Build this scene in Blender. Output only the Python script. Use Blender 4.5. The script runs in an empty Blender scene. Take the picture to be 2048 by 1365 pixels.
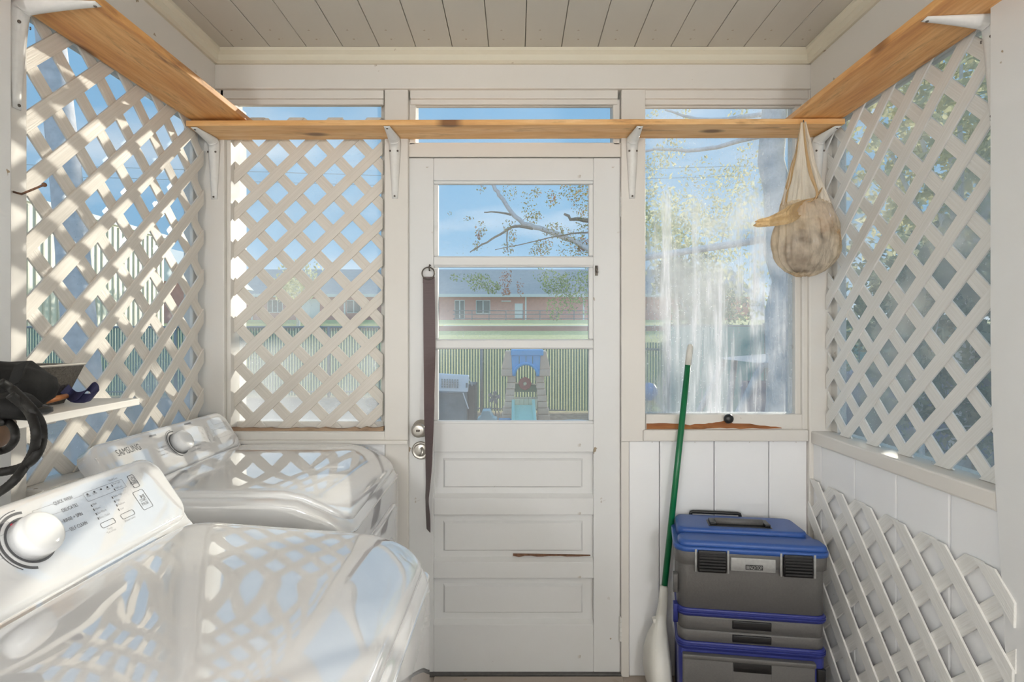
import bpy, bmesh, math, random
from mathutils import Vector, Matrix, noise

random.seed(7)
scene = bpy.context.scene
COL = scene.collection
R = math.radians

# ------------------------------------------------------------------ camera
F = 1105.0            # focal length in pixels of the 2048 px wide frame
VU, VV = 1031.0, 668.0  # where the depth lines meet
EYE = 1.31            # camera height above the porch floor
cd = bpy.data.cameras.new('camera')
cam = bpy.data.objects.new('camera', cd)
COL.objects.link(cam)
cam.location = (0, 0, EYE)
cam.rotation_euler = (R(90), 0, 0)
cd.sensor_width = 36
cd.lens = F / 2048 * 36
cd.shift_x = -(VU - 1024) / 2048
cd.shift_y = -(682.5 - VV) / 2048
cd.clip_start = .02
cd.clip_end = 500
scene.camera = cam

# ------------------------------------------------------------------ world, sun, exposure
vs = scene.view_settings
vs.view_transform = 'Standard'
vs.look = 'None'
vs.gamma = 1.0
vs.use_curve_mapping = False
vs.exposure = 0.0

world = bpy.data.worlds.new('sky')
scene.world = world
world.use_nodes = True
wn, wl = world.node_tree.nodes, world.node_tree.links
wn.clear()
wout = wn.new('ShaderNodeOutputWorld')
wbg = wn.new('ShaderNodeBackground')
wbg.inputs['Strength'].default_value = 1.0
wtc = wn.new('ShaderNodeTexCoord')
wsep = wn.new('ShaderNodeSeparateXYZ')
wl.new(wtc.outputs['Generated'], wsep.inputs[0])
wr = wn.new('ShaderNodeValToRGB')
wr.color_ramp.elements[0].position = 0.0
wr.color_ramp.elements[0].color = (.98, 1.05, 1.10, 1)
wr.color_ramp.elements[1].position = .6
wr.color_ramp.elements[1].color = (.24, .52, .84, 1)
e = wr.color_ramp.elements.new(.07)
e.color = (.55, .78, 1.0, 1)
e = wr.color_ramp.elements.new(.16)
e.color = (.30, .57, .84, 1)
wl.new(wsep.outputs['Z'], wr.inputs[0])
wno = wn.new('ShaderNodeTexNoise')
wno.inputs['Scale'].default_value = 2.6
wno.inputs['Detail'].default_value = 6
wmp = wn.new('ShaderNodeMapping')
wmp.inputs['Scale'].default_value = (1, 1, 3.2)
wl.new(wtc.outputs['Generated'], wmp.inputs[0])
wl.new(wmp.outputs[0], wno.inputs['Vector'])
wr2 = wn.new('ShaderNodeValToRGB')
wr2.color_ramp.elements[0].position = .53
wr2.color_ramp.elements[0].color = (0, 0, 0, 1)
wr2.color_ramp.elements[1].position = .8
wr2.color_ramp.elements[1].color = (.75, .75, .75, 1)
wl.new(wno.outputs[0], wr2.inputs[0])
wmx = wn.new('ShaderNodeMix')
wmx.data_type = 'RGBA'
wl.new(wr2.outputs[0], wmx.inputs[0])
wl.new(wr.outputs[0], wmx.inputs[6])
wmx.inputs[7].default_value = (1.15, 1.15, 1.15, 1)
wl.new(wmx.outputs[2], wbg.inputs['Color'])
wl.new(wbg.outputs[0], wout.inputs[0])

SUN_AZ, SUN_EL = R(33.5), R(10.5)
sd = bpy.data.lights.new('sun', 'SUN')
sd.energy = 5.0
sd.color = (1, .93, .80)
sd.angle = R(.8)
sun = bpy.data.objects.new('sun', sd)
COL.objects.link(sun)
sdir = Vector((-math.sin(SUN_AZ) * math.cos(SUN_EL), -math.cos(SUN_AZ) * math.cos(SUN_EL), -math.sin(SUN_EL)))
sun.rotation_euler = sdir.to_track_quat('-Z', 'Y').to_euler()
sun.location = (8, 12, 6)
FILL_W = 62.0      # radiance of the two added fill-light globes behind the camera


# ------------------------------------------------------------------ helpers
def at(u, v, y):
    """point at depth y on the line of sight of pixel (u, v) of the photograph"""
    return Vector(((u - VU) / F * y, y, EYE - (v - VV) / F * y))


D = 2.12
def bx(u, y=D): return (u - VU) / F * y
def bz(v, y=D): return EYE - (v - VV) / F * y


W = {}
def WM(o): return W[o.name] if o is not None else Matrix.Identity(4)


def tag(o, label=None, cat=None, group=None, kind=None):
    if label: o['label'] = label
    if cat: o['category'] = cat
    if group: o['group'] = group
    if kind: o['kind'] = kind
    return o


def empty(name, loc=(0, 0, 0), parent=None):
    o = bpy.data.objects.new(name, None)
    COL.objects.link(o)
    o.empty_display_size = .05
    M = Matrix.Translation(Vector(loc))
    W[o.name] = M
    o.matrix_basis = M
    return o


def thing(name, label, cat, loc=(0, 0, 0), group=None):
    return tag(empty(name, loc), label, cat, group)


def structure(name, label=None, loc=(0, 0, 0)):
    return tag(empty(name, loc), label, None, None, 'structure')


class MB:
    def __init__(s):
        s.v, s.f = [], []

    def add(s, verts, faces):
        b = len(s.v)
        s.v += [Vector(p) for p in verts]
        s.f += [tuple(i + b for i in f) for f in faces]
        return s

    def box(s, x0, x1, y0, y1, z0, z1):
        x0, x1 = min(x0, x1), max(x0, x1)
        y0, y1 = min(y0, y1), max(y0, y1)
        z0, z1 = min(z0, z1), max(z0, z1)
        return s.add([(x0, y0, z0), (x1, y0, z0), (x1, y1, z0), (x0, y1, z0), (x0, y0, z1), (x1, y0, z1), (x1, y1, z1), (x0, y1, z1)],
                     [(0, 3, 2, 1), (4, 5, 6, 7), (0, 1, 5, 4), (1, 2, 6, 5), (2, 3, 7, 6), (3, 0, 4, 7)])

    def prism(s, poly, ax, ay, n, org, t):
        """polygon in the plane (ax, ay) at org, extruded by t along n"""
        ax, ay, n, org = Vector(ax), Vector(ay), Vector(n), Vector(org)
        if ax.cross(ay).dot(n) * t < 0: poly = poly[::-1]
        k = len(poly)
        a = [org + ax * p[0] + ay * p[1] for p in poly]
        b = [p + n * t for p in a]
        return s.add(a + b, [tuple(range(k))[::-1], tuple(range(k, 2 * k))] + [(i, (i + 1) % k, k + (i + 1) % k, k + i) for i in range(k)])

    def tube(s, pts, rad, n=8, caps=True, flat=None):
        pts = [Vector(p) for p in pts]
        if not hasattr(rad, '__len__'): rad = [rad] * len(pts)
        base = len(s.v)
        up = Vector((0, 0, 1))
        prev = None
        for i, p in enumerate(pts):
            d = (pts[min(i + 1, len(pts) - 1)] - pts[max(i - 1, 0)]).normalized()
            if prev is None:
                a = d.cross(up)
                if a.length < .05: a = d.cross(Vector((1, 0, 0)))
            else:
                a = prev - d * prev.dot(d)
            a.normalize()
            prev = a
            b = d.cross(a)
            for k in range(n):
                t = 2 * math.pi * k / n
                s.v.append(p + (a * math.cos(t) + b * math.sin(t)) * rad[i])
        for i in range(len(pts) - 1):
            for k in range(n):
                k2 = (k + 1) % n
                s.f.append((base + i * n + k, base + i * n + k2, base + (i + 1) * n + k2, base + (i + 1) * n + k))
        if caps:
            s.f.append(tuple(base + k for k in range(n))[::-1])
            s.f.append(tuple(base + (len(pts) - 1) * n + k for k in range(n)))
        return s

    def lathe(s, prof, org, ax, n=24):
        """profile [(r, h)] turned round the axis ax at org"""
        ax = Vector(ax).normalized()
        a = ax.cross(Vector((0, 0, 1)))
        if a.length < .05: a = ax.cross(Vector((1, 0, 0)))
        a.normalize()
        b = ax.cross(a)
        base = len(s.v)
        for r, h in prof:
            for k in range(n):
                t = 2 * math.pi * k / n
                s.v.append(Vector(org) + ax * h + (a * math.cos(t) + b * math.sin(t)) * max(r, 1e-5))
        for i in range(len(prof) - 1):
            for k in range(n):
                k2 = (k + 1) % n
                s.f.append((base + i * n + k, base + i * n + k2, base + (i + 1) * n + k2, base + (i + 1) * n + k))
        s.f.append(tuple(base + k for k in range(n))[::-1])
        s.f.append(tuple(base + (len(prof) - 1) * n + k for k in range(n)))
        return s

    def ribbon(s, pts, dirs, th=.002):
        """strip: at each point a half-width vector; given thickness along its normal"""
        pts = [Vector(p) for p in pts]
        base = len(s.v)
        for i, p in enumerate(pts):
            d = (pts[min(i + 1, len(pts) - 1)] - pts[max(i - 1, 0)]).normalized()
            w = Vector(dirs[i])
            nn = d.cross(w)
            nn = nn.normalized() * th / 2 if nn.length > 1e-9 else Vector((0, th / 2, 0))
            s.v += [p - w - nn, p + w - nn, p + w + nn, p - w + nn]
        for i in range(len(pts) - 1):
            a, b = base + 4 * i, base + 4 * i + 4
            for k in range(4):
                k2 = (k + 1) % 4
                s.f.append((a + k, a + k2, b + k2, b + k))
        s.f.append((base, base + 1, base + 2, base + 3))
        a = base + 4 * (len(pts) - 1)
        s.f.append((a + 3, a + 2, a + 1, a))
        return s

    def grid(s, rows, close_u=False):
        """rows of points, all of one length"""
        base = len(s.v)
        m = len(rows[0])
        for r in rows: s.v += [Vector(p) for p in r]
        for i in range(len(rows) - 1):
            for k in range(m if close_u else m - 1):
                k2 = (k + 1) % m
                s.f.append((base + i * m + k, base + i * m + k2, base + (i + 1) * m + k2, base + (i + 1) * m + k))
        return s

    def warp(s, f):
        s.v = [f(p) for p in s.v]
        return s

    def xf(s, M):
        s.v = [M @ p for p in s.v]
        return s

    def build(s, name, mat, parent=None, smooth=False, bevel=0, seg=2, M=None, kind=None, label=None, fix=False):
        """one mesh object; with M the vertices are local to M, else they are world points"""
        if M is None:
            lo = Vector((min(p.x for p in s.v), min(p.y for p in s.v), min(p.z for p in s.v)))
            hi = Vector((max(p.x for p in s.v), max(p.y for p in s.v), max(p.z for p in s.v)))
            c = (lo + hi) / 2
            M = Matrix.Translation(c)
            vv = [p - c for p in s.v]
        else:
            vv = s.v
        me = bpy.data.meshes.new(name)
        me.from_pydata([tuple(p) for p in vv], [], s.f)
        if fix:
            bm = bmesh.new()
            bm.from_mesh(me)
            bmesh.ops.recalc_face_normals(bm, faces=bm.faces)
            bm.to_mesh(me)
            bm.free()
        me.update()
        return link_mesh(name, me, mat, parent, M, smooth, bevel, seg, kind, label)


def link_mesh(name, me, mat, parent, M, smooth=False, bevel=0, seg=2, kind=None, label=None):
    o = bpy.data.objects.new(name, me)
    COL.objects.link(o)
    if mat is not None and not me.materials: me.materials.append(mat)
    if smooth: me.shade_smooth()
    W[o.name] = M
    if parent is not None:
        o.parent = parent
        o.matrix_basis = WM(parent).inverted() @ M
    else:
        o.matrix_basis = M
    if bevel:
        b = o.modifiers.new('bevel', 'BEVEL')
        b.width = bevel
        b.segments = seg
        b.limit_method = 'ANGLE'
        b.angle_limit = R(40)
    if kind: o['kind'] = kind
    if label: o['label'] = label
    return o


def slab(m, x0, x1, y0, y1, z0, top, rc=.04, re=.012, nc=7, rings=10, ne=4):
    """rounded rectangular slab whose top follows top(x, y)"""
    cx, cy = (x0 + x1) / 2, (y0 + y1) / 2
    def outline(ins):
        r = max(rc - ins, .002)
        pts = []
        for qx, qy, a0 in ((x1 - ins - r, y1 - ins - r, 0), (x0 + ins + r, y1 - ins - r, 90), (x0 + ins + r, y0 + ins + r, 180), (x1 - ins - r, y0 + ins + r, 270)):
            for k in range(nc + 1):
                a = R(a0 + 90 * k / nc)
                pts.append((qx + r * math.cos(a), qy + r * math.sin(a)))
        # a few points along the sides too
        out = []
        for i, p in enumerate(pts):
            q = pts[(i + 1) % len(pts)]
            out.append(p)
            if math.dist(p, q) > .08:
                for t in range(1, 8):
                    out.append((p[0] + (q[0] - p[0]) * t / 8, p[1] + (q[1] - p[1]) * t / 8))
        return out
    rows = []
    o0 = outline(0)
    rows.append([(x, y, z0) for x, y in o0])
    rows.append([(x, y, top(x, y) - re) for x, y in o0])
    for k in range(1, ne + 1):
        a = R(90 * k / ne)
        ins = re * (1 - math.cos(a))
        rows.append([(x, y, top(x, y) - re + re * math.sin(a)) for x, y in outline(ins)])
    o1 = outline(re)
    for k in range(1, rings + 1):
        s = 1 - k / rings
        if k == rings: s = .002
        rows.append([(cx + (x - cx) * s, cy + (y - cy) * s, top(cx + (x - cx) * s, cy + (y - cy) * s)) for x, y in o1])
    b = len(m.v)
    m.grid(rows, True)
    n = len(o0)
    m.f.append(tuple(b + k for k in range(n))[::-1])
    m.f.append(tuple(b + (len(rows) - 1) * n + k for k in range(n)))
    return m


# ------------------------------------------------------------------ materials
def srgb(r, g, b):
    f = lambda c: (c / 12.92 if c <= .04045 else ((c + .055) / 1.055) ** 2.4)
    return (f(r / 255), f(g / 255), f(b / 255), 1)


def new_mat(name):
    m = bpy.data.materials.new(name)
    m.use_nodes = True
    nt = m.node_tree
    nt.nodes.clear()
    out = nt.nodes.new('ShaderNodeOutputMaterial')
    return m, nt, out


def coords(nt, scale=(1, 1, 1), kind='Object'):
    tc = nt.nodes.new('ShaderNodeTexCoord')
    mp = nt.nodes.new('ShaderNodeMapping')
    mp.inputs['Scale'].default_value = scale
    nt.links.new(tc.outputs[kind], mp.inputs[0])
    return mp.outputs[0]


def noise_n(nt, vec, scale, detail=4, rough=.55):
    n = nt.nodes.new('ShaderNodeTexNoise')
    n.inputs['Scale'].default_value = scale
    n.inputs['Detail'].default_value = detail
    n.inputs['Roughness'].default_value = rough
    nt.links.new(vec, n.inputs['Vector'])
    return n.outputs[0]


def ramp(nt, fac, stops):
    r = nt.nodes.new('ShaderNodeValToRGB')
    el = r.color_ramp.elements
    el[0].position, el[0].color = stops[0]
    el[1].position, el[1].color = stops[-1]
    for p, c in stops[1:-1]:
        el.new(p).color = c
    nt.links.new(fac, r.inputs[0])
    return r.outputs[0]


def mixc(nt, fac, a, b, mode='MIX'):
    m = nt.nodes.new('ShaderNodeMix')
    m.data_type = 'RGBA'
    m.blend_type = mode
    for s, x in ((0, fac), (6, a), (7, b)):
        if hasattr(x, 'is_linked'): nt.links.new(x, m.inputs[s])
        else: m.inputs[s].default_value = x
    return m.outputs[2]


def math_n(nt, op, a, b=0.0):
    m = nt.nodes.new('ShaderNodeMath')
    m.operation = op
    for s, x in ((0, a), (1, b)):
        if hasattr(x, 'is_linked'): nt.links.new(x, m.inputs[s])
        else: m.inputs[s].default_value = x
    return m.outputs[0]


def bump(nt, h, strength=.2, dist=.002):
    b = nt.nodes.new('ShaderNodeBump')
    b.inputs['Strength'].default_value = strength
    b.inputs['Distance'].default_value = dist
    nt.links.new(h, b.inputs['Height'])
    return b.outputs[0]


def principled(nt, out, color, rough=.5, normal=None, **kw):
    p = nt.nodes.new('ShaderNodeBsdfPrincipled')
    if hasattr(color, 'is_linked'): nt.links.new(color, p.inputs['Base Color'])
    else: p.inputs['Base Color'].default_value = color
    if hasattr(rough, 'is_linked'): nt.links.new(rough, p.inputs['Roughness'])
    else: p.inputs['Roughness'].default_value = rough
    if normal is not None: nt.links.new(normal, p.inputs['Normal'])
    for k, x in kw.items(): p.inputs[k].default_value = x
    if out is not None: nt.links.new(p.outputs[0], out.inputs[0])
    return p


BLACK, WHITE = (0, 0, 0, 1), (1, 1, 1, 1)


def m_paint(name, col, dirt=(.35, .27, .18, 1), chips=.70, rough=.45, amount=1.0):
    """old gloss paint with faint grime and a few chips"""
    m, nt, out = new_mat(name)
    v = coords(nt)
    n1 = noise_n(nt, v, 3.0, 5, .6)
    g = ramp(nt, n1, [(.45, BLACK), (.85, (.16 * amount,) * 3 + (1,))])
    c = mixc(nt, g, col, (col[0] * .78, col[1] * .72, col[2] * .62, 1))
    n2 = noise_n(nt, coords(nt, (1, 1, 1)), 26, 3, .5)
    n3 = noise_n(nt, v, 5, 2)
    ch = math_n(nt, 'MULTIPLY', ramp(nt, n2, [(chips, BLACK), (chips + .02, WHITE)]), ramp(nt, n3, [(.55, BLACK), (.62, WHITE)]))
    c = mixc(nt, ch, c, dirt)
    b = bump(nt, noise_n(nt, coords(nt), 40, 4), .12, .003)
    principled(nt, out, c, rough, b)
    return m


def m_plain(name, col, rough=.5, bump_s=0, scale=60, var=.0, **kw):
    m, nt, out = new_mat(name)
    v = coords(nt)
    n = noise_n(nt, v, scale, 4)
    c = mixc(nt, ramp(nt, n, [(.3, BLACK), (.7, (1, 1, 1, 1))]), (col[0] * (1 - var), col[1] * (1 - var), col[2] * (1 - var), 1), col)
    principled(nt, out, c, rough, bump(nt, n, bump_s, .002) if bump_s else None, **kw)
    return m


def m_wood(name, c1, c2, c3, axis=0, rough=.45, sc=1.0):
    """clear finished pine, grain along the given local axis, with knots"""
    m, nt, out = new_mat(name)
    st = [9 * sc, 9 * sc, 9 * sc]
    st[axis] = .9 * sc
    v = coords(nt, tuple(st))
    n1 = noise_n(nt, v, 2.2, 6, .6)
    n2 = noise_n(nt, coords(nt, tuple(x * 4 for x in st)), 3.0, 3)
    c = ramp(nt, n1, [(.25, c3), (.45, c2), (.62, c1), (.8, c2)])
    c = mixc(nt, ramp(nt, n2, [(.4, BLACK), (.75, (.45, .45, .45, 1))]), c, c3)
    ks = [5.0, 5.0, 5.0]
    ks[axis] = 2.2
    vo = nt.nodes.new('ShaderNodeTexVoronoi')
    vo.inputs['Scale'].default_value = 1.0
    vo.voronoi_dimensions = '2D'
    nt.links.new(coords(nt, tuple(ks)), vo.inputs['Vector'])
    knot = ramp(nt, vo.outputs['Distance'], [(.05, WHITE), (.12, BLACK)])
    c = mixc(nt, math_n(nt, 'MULTIPLY', knot, .85), c, (c3[0] * .25, c3[1] * .2, c3[2] * .18, 1))
    st2 = [14.0, 14.0, 14.0]
    st2[axis] = 2.5
    sm = ramp(nt, noise_n(nt, coords(nt, tuple(st2)), 1.2, 5, .7), [(.57, BLACK), (.72, (.75, .75, .75, 1))])
    c = mixc(nt, sm, c, (c3[0] * .45, c3[1] * .36, c3[2] * .3, 1))
    principled(nt, out, c, rough, bump(nt, n1, .12, .003))
    return m


def m_slat(name, col):
    """moulded lattice strip with pressed grain lines along its length"""
    m, nt, out = new_mat(name)
    n = noise_n(nt, coords(nt, (3, 260, 260)), 1.0, 3)
    g = ramp(nt, n, [(.38, BLACK), (.6, WHITE)])
    c = mixc(nt, g, (col[0] * .93, col[1] * .925, col[2] * .91, 1), col)
    d = noise_n(nt, coords(nt), 6, 3)
    c = mixc(nt, ramp(nt, d, [(.55, BLACK), (.9, (.25, .25, .25, 1))]), c, (col[0] * .7, col[1] * .62, col[2] * .5, 1))
    principled(nt, out, c, .5, bump(nt, g, .35, .0008))
    return m


def m_enamel(name, col, wavy=0.0):
    m, nt, out = new_mat(name)
    nrm = None
    if wavy:
        nrm = bump(nt, noise_n(nt, coords(nt), 3.5, 1), 1.0, wavy)
    p = principled(nt, out, col, .03, nrm)
    p.inputs['IOR'].default_value = 2.0
    p.inputs['Coat Weight'].default_value = 1.0
    p.inputs['Coat Roughness'].default_value = .02
    p.inputs['Coat IOR'].default_value = 2.0
    if nrm is not None: nt.links.new(nrm, p.inputs['Coat Normal'])
    return m


def m_glass(name, base=.04, spots=.15, streak=0.0, low=None, tint=(.97, .98, .98, 1), dustcol=(.86, .87, .90, 1), up='Z'):
    """window pane: clear, a grazing reflection, and a film of dust, spots and run marks"""
    m, nt, out = new_mat(name)
    tr = nt.nodes.new('ShaderNodeBsdfTransparent')
    tr.inputs[0].default_value = tint
    gl = nt.nodes.new('ShaderNodeBsdfGlossy')
    gl.inputs['Roughness'].default_value = .22
    lw = nt.nodes.new('ShaderNodeLayerWeight')
    lw.inputs[0].default_value = .5
    f5 = math_n(nt, 'ADD', math_n(nt, 'MULTIPLY', math_n(nt, 'POWER', lw.outputs['Facing'], 4.0), .10), .025)
    mx = nt.nodes.new('ShaderNodeMixShader')
    nt.links.new(f5, mx.inputs[0])
    nt.links.new(tr.outputs[0], mx.inputs[1])
    nt.links.new(gl.outputs[0], mx.inputs[2])
    di = nt.nodes.new('ShaderNodeBsdfDiffuse')
    tl = nt.nodes.new('ShaderNodeBsdfTranslucent')
    di.inputs[0].default_value = dustcol
    tl.inputs[0].default_value = dustcol
    dm = nt.nodes.new('ShaderNodeMixShader')
    dm.inputs[0].default_value = .5
    nt.links.new(di.outputs[0], dm.inputs[1])
    nt.links.new(tl.outputs[0], dm.inputs[2])
    v = coords(nt)
    big = ramp(nt, noise_n(nt, v, 2.5, 4), [(.35, BLACK), (.75, WHITE)])
    fac = math_n(nt, 'ADD', math_n(nt, 'MULTIPLY', big, base * 1.6), base)
    sp = ramp(nt, noise_n(nt, v, 140, 2), [(.66, BLACK), (.74, WHITE)])
    fac = math_n(nt, 'ADD', fac, math_n(nt, 'MULTIPLY', math_n(nt, 'MULTIPLY', sp, big), spots))
    if streak:
        s1 = ramp(nt, noise_n(nt, coords(nt, (7, 7, .35)), 1.6, 4, .62), [(.5, BLACK), (.64, WHITE)])
        s2 = ramp(nt, noise_n(nt, coords(nt, (60, 60, 5)), 1.3, 3), [(.46, BLACK), (.66, WHITE)])
        s3 = ramp(nt, noise_n(nt, coords(nt, (26, 26, 1.2)), 1.0, 3), [(.5, BLACK), (.7, WHITE)])
        ss = math_n(nt, 'MULTIPLY', math_n(nt, 'ADD', math_n(nt, 'MULTIPLY', s2, .7), .3), math_n(nt, 'ADD', s1, math_n(nt, 'MULTIPLY', s3, .25)))
        sz = nt.nodes.new('ShaderNodeSeparateXYZ')
        nt.links.new(v, sz.inputs[0])
        # rain runs start below the middle of the pane
        zz = ramp(nt, math_n(nt, 'ADD', math_n(nt, 'MULTIPLY', sz.outputs['Z'], 1.0), .5), [(.25, WHITE), (.58, WHITE), (.78, (.12, .12, .12, 1))])
        fac = math_n(nt, 'ADD', fac, math_n(nt, 'MULTIPLY', math_n(nt, 'MULTIPLY', ss, zz), streak))
        cl = ramp(nt, noise_n(nt, v, 3.5, 3), [(.35, BLACK), (.7, WHITE)])
        mid = ramp(nt, math_n(nt, 'ADD', sz.outputs['Z'], .5), [(.3, (.35, .35, .35, 1)), (.62, WHITE), (.85, (.1, .1, .1, 1))])
        fac = math_n(nt, 'ADD', fac, math_n(nt, 'MULTIPLY', math_n(nt, 'MULTIPLY', cl, mid), streak * .55))
    if low:
        z0, z1, a = low
        sz = nt.nodes.new('ShaderNodeSeparateXYZ')
        nt.links.new(v, sz.inputs[0])
        mr = nt.nodes.new('ShaderNodeMapRange')
        mr.inputs[1].default_value, mr.inputs[2].default_value = z1, z0
        mr.inputs[3].default_value, mr.inputs[4].default_value = 0, a
        nt.links.new(sz.outputs['Z'], mr.inputs[0])
        fac = math_n(nt, 'ADD', fac, math_n(nt, 'MULTIPLY', mr.outputs[0], math_n(nt, 'ADD', big, .4)))
    fac = math_n(nt, 'MINIMUM', fac, .93)
    fin = nt.nodes.new('ShaderNodeMixShader')
    nt.links.new(fac, fin.inputs[0])
    nt.links.new(mx.outputs[0], fin.inputs[1])
    nt.links.new(dm.outputs[0], fin.inputs[2])
    nt.links.new(fin.outputs[0], out.inputs[0])
    return m


def m_leaf(name, cols):
    m, nt, out = new_mat(name)
    g = nt.nodes.new('ShaderNodeNewGeometry')
    st = [(i / max(1, len(cols) - 1), c) for i, c in enumerate(cols)]
    c = ramp(nt, g.outputs['Random Per Island'], st)
    di = nt.nodes.new('ShaderNodeBsdfDiffuse')
    tl = nt.nodes.new('ShaderNodeBsdfTranslucent')
    nt.links.new(c, di.inputs[0])
    nt.links.new(c, tl.inputs[0])
    mx = nt.nodes.new('ShaderNodeMixShader')
    mx.inputs[0].default_value = .45
    nt.links.new(di.outputs[0], mx.inputs[1])
    nt.links.new(tl.outputs[0], mx.inputs[2])
    nt.links.new(mx.outputs[0], out.inputs[0])
    return m


def m_film(name, col, tcol, clear=.15, rough=.35):
    """thin plastic film: part see-through, part translucent"""
    m, nt, out = new_mat(name)
    v = coords(nt)
    n = noise_n(nt, coords(nt, (30, 30, 5)), 1.0, 4)
    b = bump(nt, n, 1.0, .018)
    di = nt.nodes.new('ShaderNodeBsdfPrincipled')
    di.inputs['Base Color'].default_value = col
    di.inputs['Roughness'].default_value = rough
    nt.links.new(b, di.inputs['Normal'])
    tl = nt.nodes.new('ShaderNodeBsdfTranslucent')
    tl.inputs[0].default_value = tcol
    nt.links.new(b, tl.inputs['Normal'])
    a = nt.nodes.new('ShaderNodeMixShader')
    a.inputs[0].default_value = .32
    nt.links.new(di.outputs[0], a.inputs[1])
    nt.links.new(tl.outputs[0], a.inputs[2])
    tr = nt.nodes.new('ShaderNodeBsdfTransparent')
    tr.inputs[0].default_value = tcol
    f = nt.nodes.new('ShaderNodeMixShader')
    big = ramp(nt, noise_n(nt, v, 14, 3), [(.4, (clear * .5,) * 3 + (1,)), (.65, (clear * 1.5,) * 3 + (1,))])
    nt.links.new(big, f.inputs[0])
    nt.links.new(a.outputs[0], f.inputs[1])
    nt.links.new(tr.outputs[0], f.inputs[2])
    nt.links.new(f.outputs[0], out.inputs[0])
    return m


MT = {}
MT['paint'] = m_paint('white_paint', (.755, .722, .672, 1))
MT['paint_cream'] = m_paint('cream_paint', (.74, .69, .56, 1), amount=1.5)
MT['paint_door'] = m_paint('door_paint', (.76, .76, .75, 1), chips=.68)
MT['paint_cool'] = m_paint('panel_paint', (.90, .90, .905, 1), amount=.6)
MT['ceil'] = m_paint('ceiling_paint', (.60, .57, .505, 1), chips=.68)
MT['slat'] = m_slat('lattice_vinyl', (.76, .71, .64, 1))
MT['slat_white'] = m_slat('white_lattice_vinyl', (.82, .81, .78, 1))
MT['pine'] = m_wood('finished_pine', srgb(244, 202, 146), srgb(234, 182, 118), srgb(200, 138, 80), 0)
MT['pine_y'] = m_wood('finished_pine_side', srgb(238, 188, 124), srgb(224, 162, 96), srgb(184, 116, 62), 1)
MT['raw'] = m_wood('bare_weathered_wood', srgb(176, 116, 66), srgb(150, 92, 52), srgb(96, 60, 38), 0, .8)
MT['raw_grey'] = m_wood('bare_grey_wood', srgb(186, 160, 132), srgb(164, 134, 108), srgb(120, 92, 70), 0, .8)
MT['metal_white'] = m_plain('white_enamelled_steel', (.80, .79, .76, 1), .35, .05, 80, .06)
MT['steel'] = m_plain('brushed_nickel', (.55, .52, .47, 1), .32, .05, 50, .15, Metallic=.9)
MT['dark_steel'] = m_plain('dark_iron', (.16, .14, .12, 1), .5, .1, 60, .3, Metallic=.6)
MT['rust'] = m_plain('rusty_iron', (.22, .11, .06, 1), .75, .3, 90, .5)
MT['hole'] = m_plain('screw_recess', (.10, .09, .08, 1), .6)
MT['enamel'] = m_enamel('white_appliance_enamel', (.77, .77, .775, 1))
MT['enamel_lid'] = m_enamel('white_lid_enamel', (.70, .70, .71, 1), .006)
MT['knob'] = m_plain('white_knob_plastic', (.84, .84, .84, 1), .12)
MT['print'] = m_plain('grey_print', (.10, .10, .105, 1), .4)
MT['print_light'] = m_plain('light_grey_print', (.30, .30, .31, 1), .4)
MT['red'] = m_plain('red_mark', (.7, .03, .08, 1), .4)
MT['blue_pl'] = m_plain('blue_tool_plastic', srgb(50, 88, 158), .38, .15, 120, .12)
MT['navy_pl'] = m_plain('navy_tool_plastic', srgb(48, 56, 130), .4, .15, 120, .15)
MT['grey_pl'] = m_plain('grey_tool_plastic', srgb(104, 102, 100), .5, .2, 160, .12)
MT['black_pl'] = m_plain('black_plastic', (.016, .016, .017, 1), .35, .15, 120, .2)
MT['clear_pl'] = m_plain('frosted_label_plastic', (.42, .42, .41, 1), .25, .1, 90, .15)
MT['green_pole'] = m_plain('green_handle_plastic', srgb(12, 110, 66), .28, .03, 60, .08)
MT['white_pl'] = m_plain('white_scoop_plastic', srgb(224, 222, 214), .35, .05, 20, .06)
MT['strap'] = m_slat('brown_webbing', srgb(98, 82, 82))
MT['bag'] = m_film('tan_grocery_bag_film', srgb(240, 226, 204), srgb(250, 236, 214), .5, .22)
MT['bag_light'] = m_film('pale_bag_film', srgb(252, 244, 230), srgb(252, 238, 214), .06)
MT['bag_dark'] = m_film('folded_bag_film', srgb(218, 188, 142), srgb(222, 186, 132), .05)
MT['contents'] = m_plain('bag_contents', srgb(92, 66, 54), .5, .9, 26, .5)
MT['contents_white'] = m_plain('white_bag_contents', srgb(214, 206, 208), .5, .5, 14, .2)
MT['black_cloth'] = m_plain('black_nylon', (.012, .0115, .011, 1), .75, .5, 60, .4, **{'Specular IOR Level': .2})
MT['hose'] = m_plain('black_hose_rubber', (.012, .011, .010, 1), .55, .2, 200, .3, **{'Specular IOR Level': .25})
MT['leather'] = m_plain('brown_leather', srgb(84, 60, 40), .5, .4, 40, .35)
MT['pan'] = m_plain('speckled_pan_metal', (.16, .145, .125, 1), .35, .25, 260, .55, Metallic=.7)
MT['navy_strap'] = m_plain('navy_webbing', srgb(38, 38, 74), .7, .3, 200, .2)
MT['blue_strap'] = m_plain('blue_webbing', srgb(46, 44, 140), .6, .3, 200, .2)
MT['copper'] = m_plain('copper_handle', srgb(176, 112, 66), .4, .1, 60, .2)
MT['floor'] = m_paint('floor_boards', (.42, .36, .31, 1), chips=.6, amount=2)
MT['dark'] = m_plain('dark_threshold', (.10, .095, .09, 1), .55, .2, 60, .3)
MT['glass_door'] = m_glass('door_pane_glass', .035, .3)
MT['glass_left'] = m_glass('dusty_lattice_window_glass', .085, .25, low=(-.62, -.25, .26))
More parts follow.
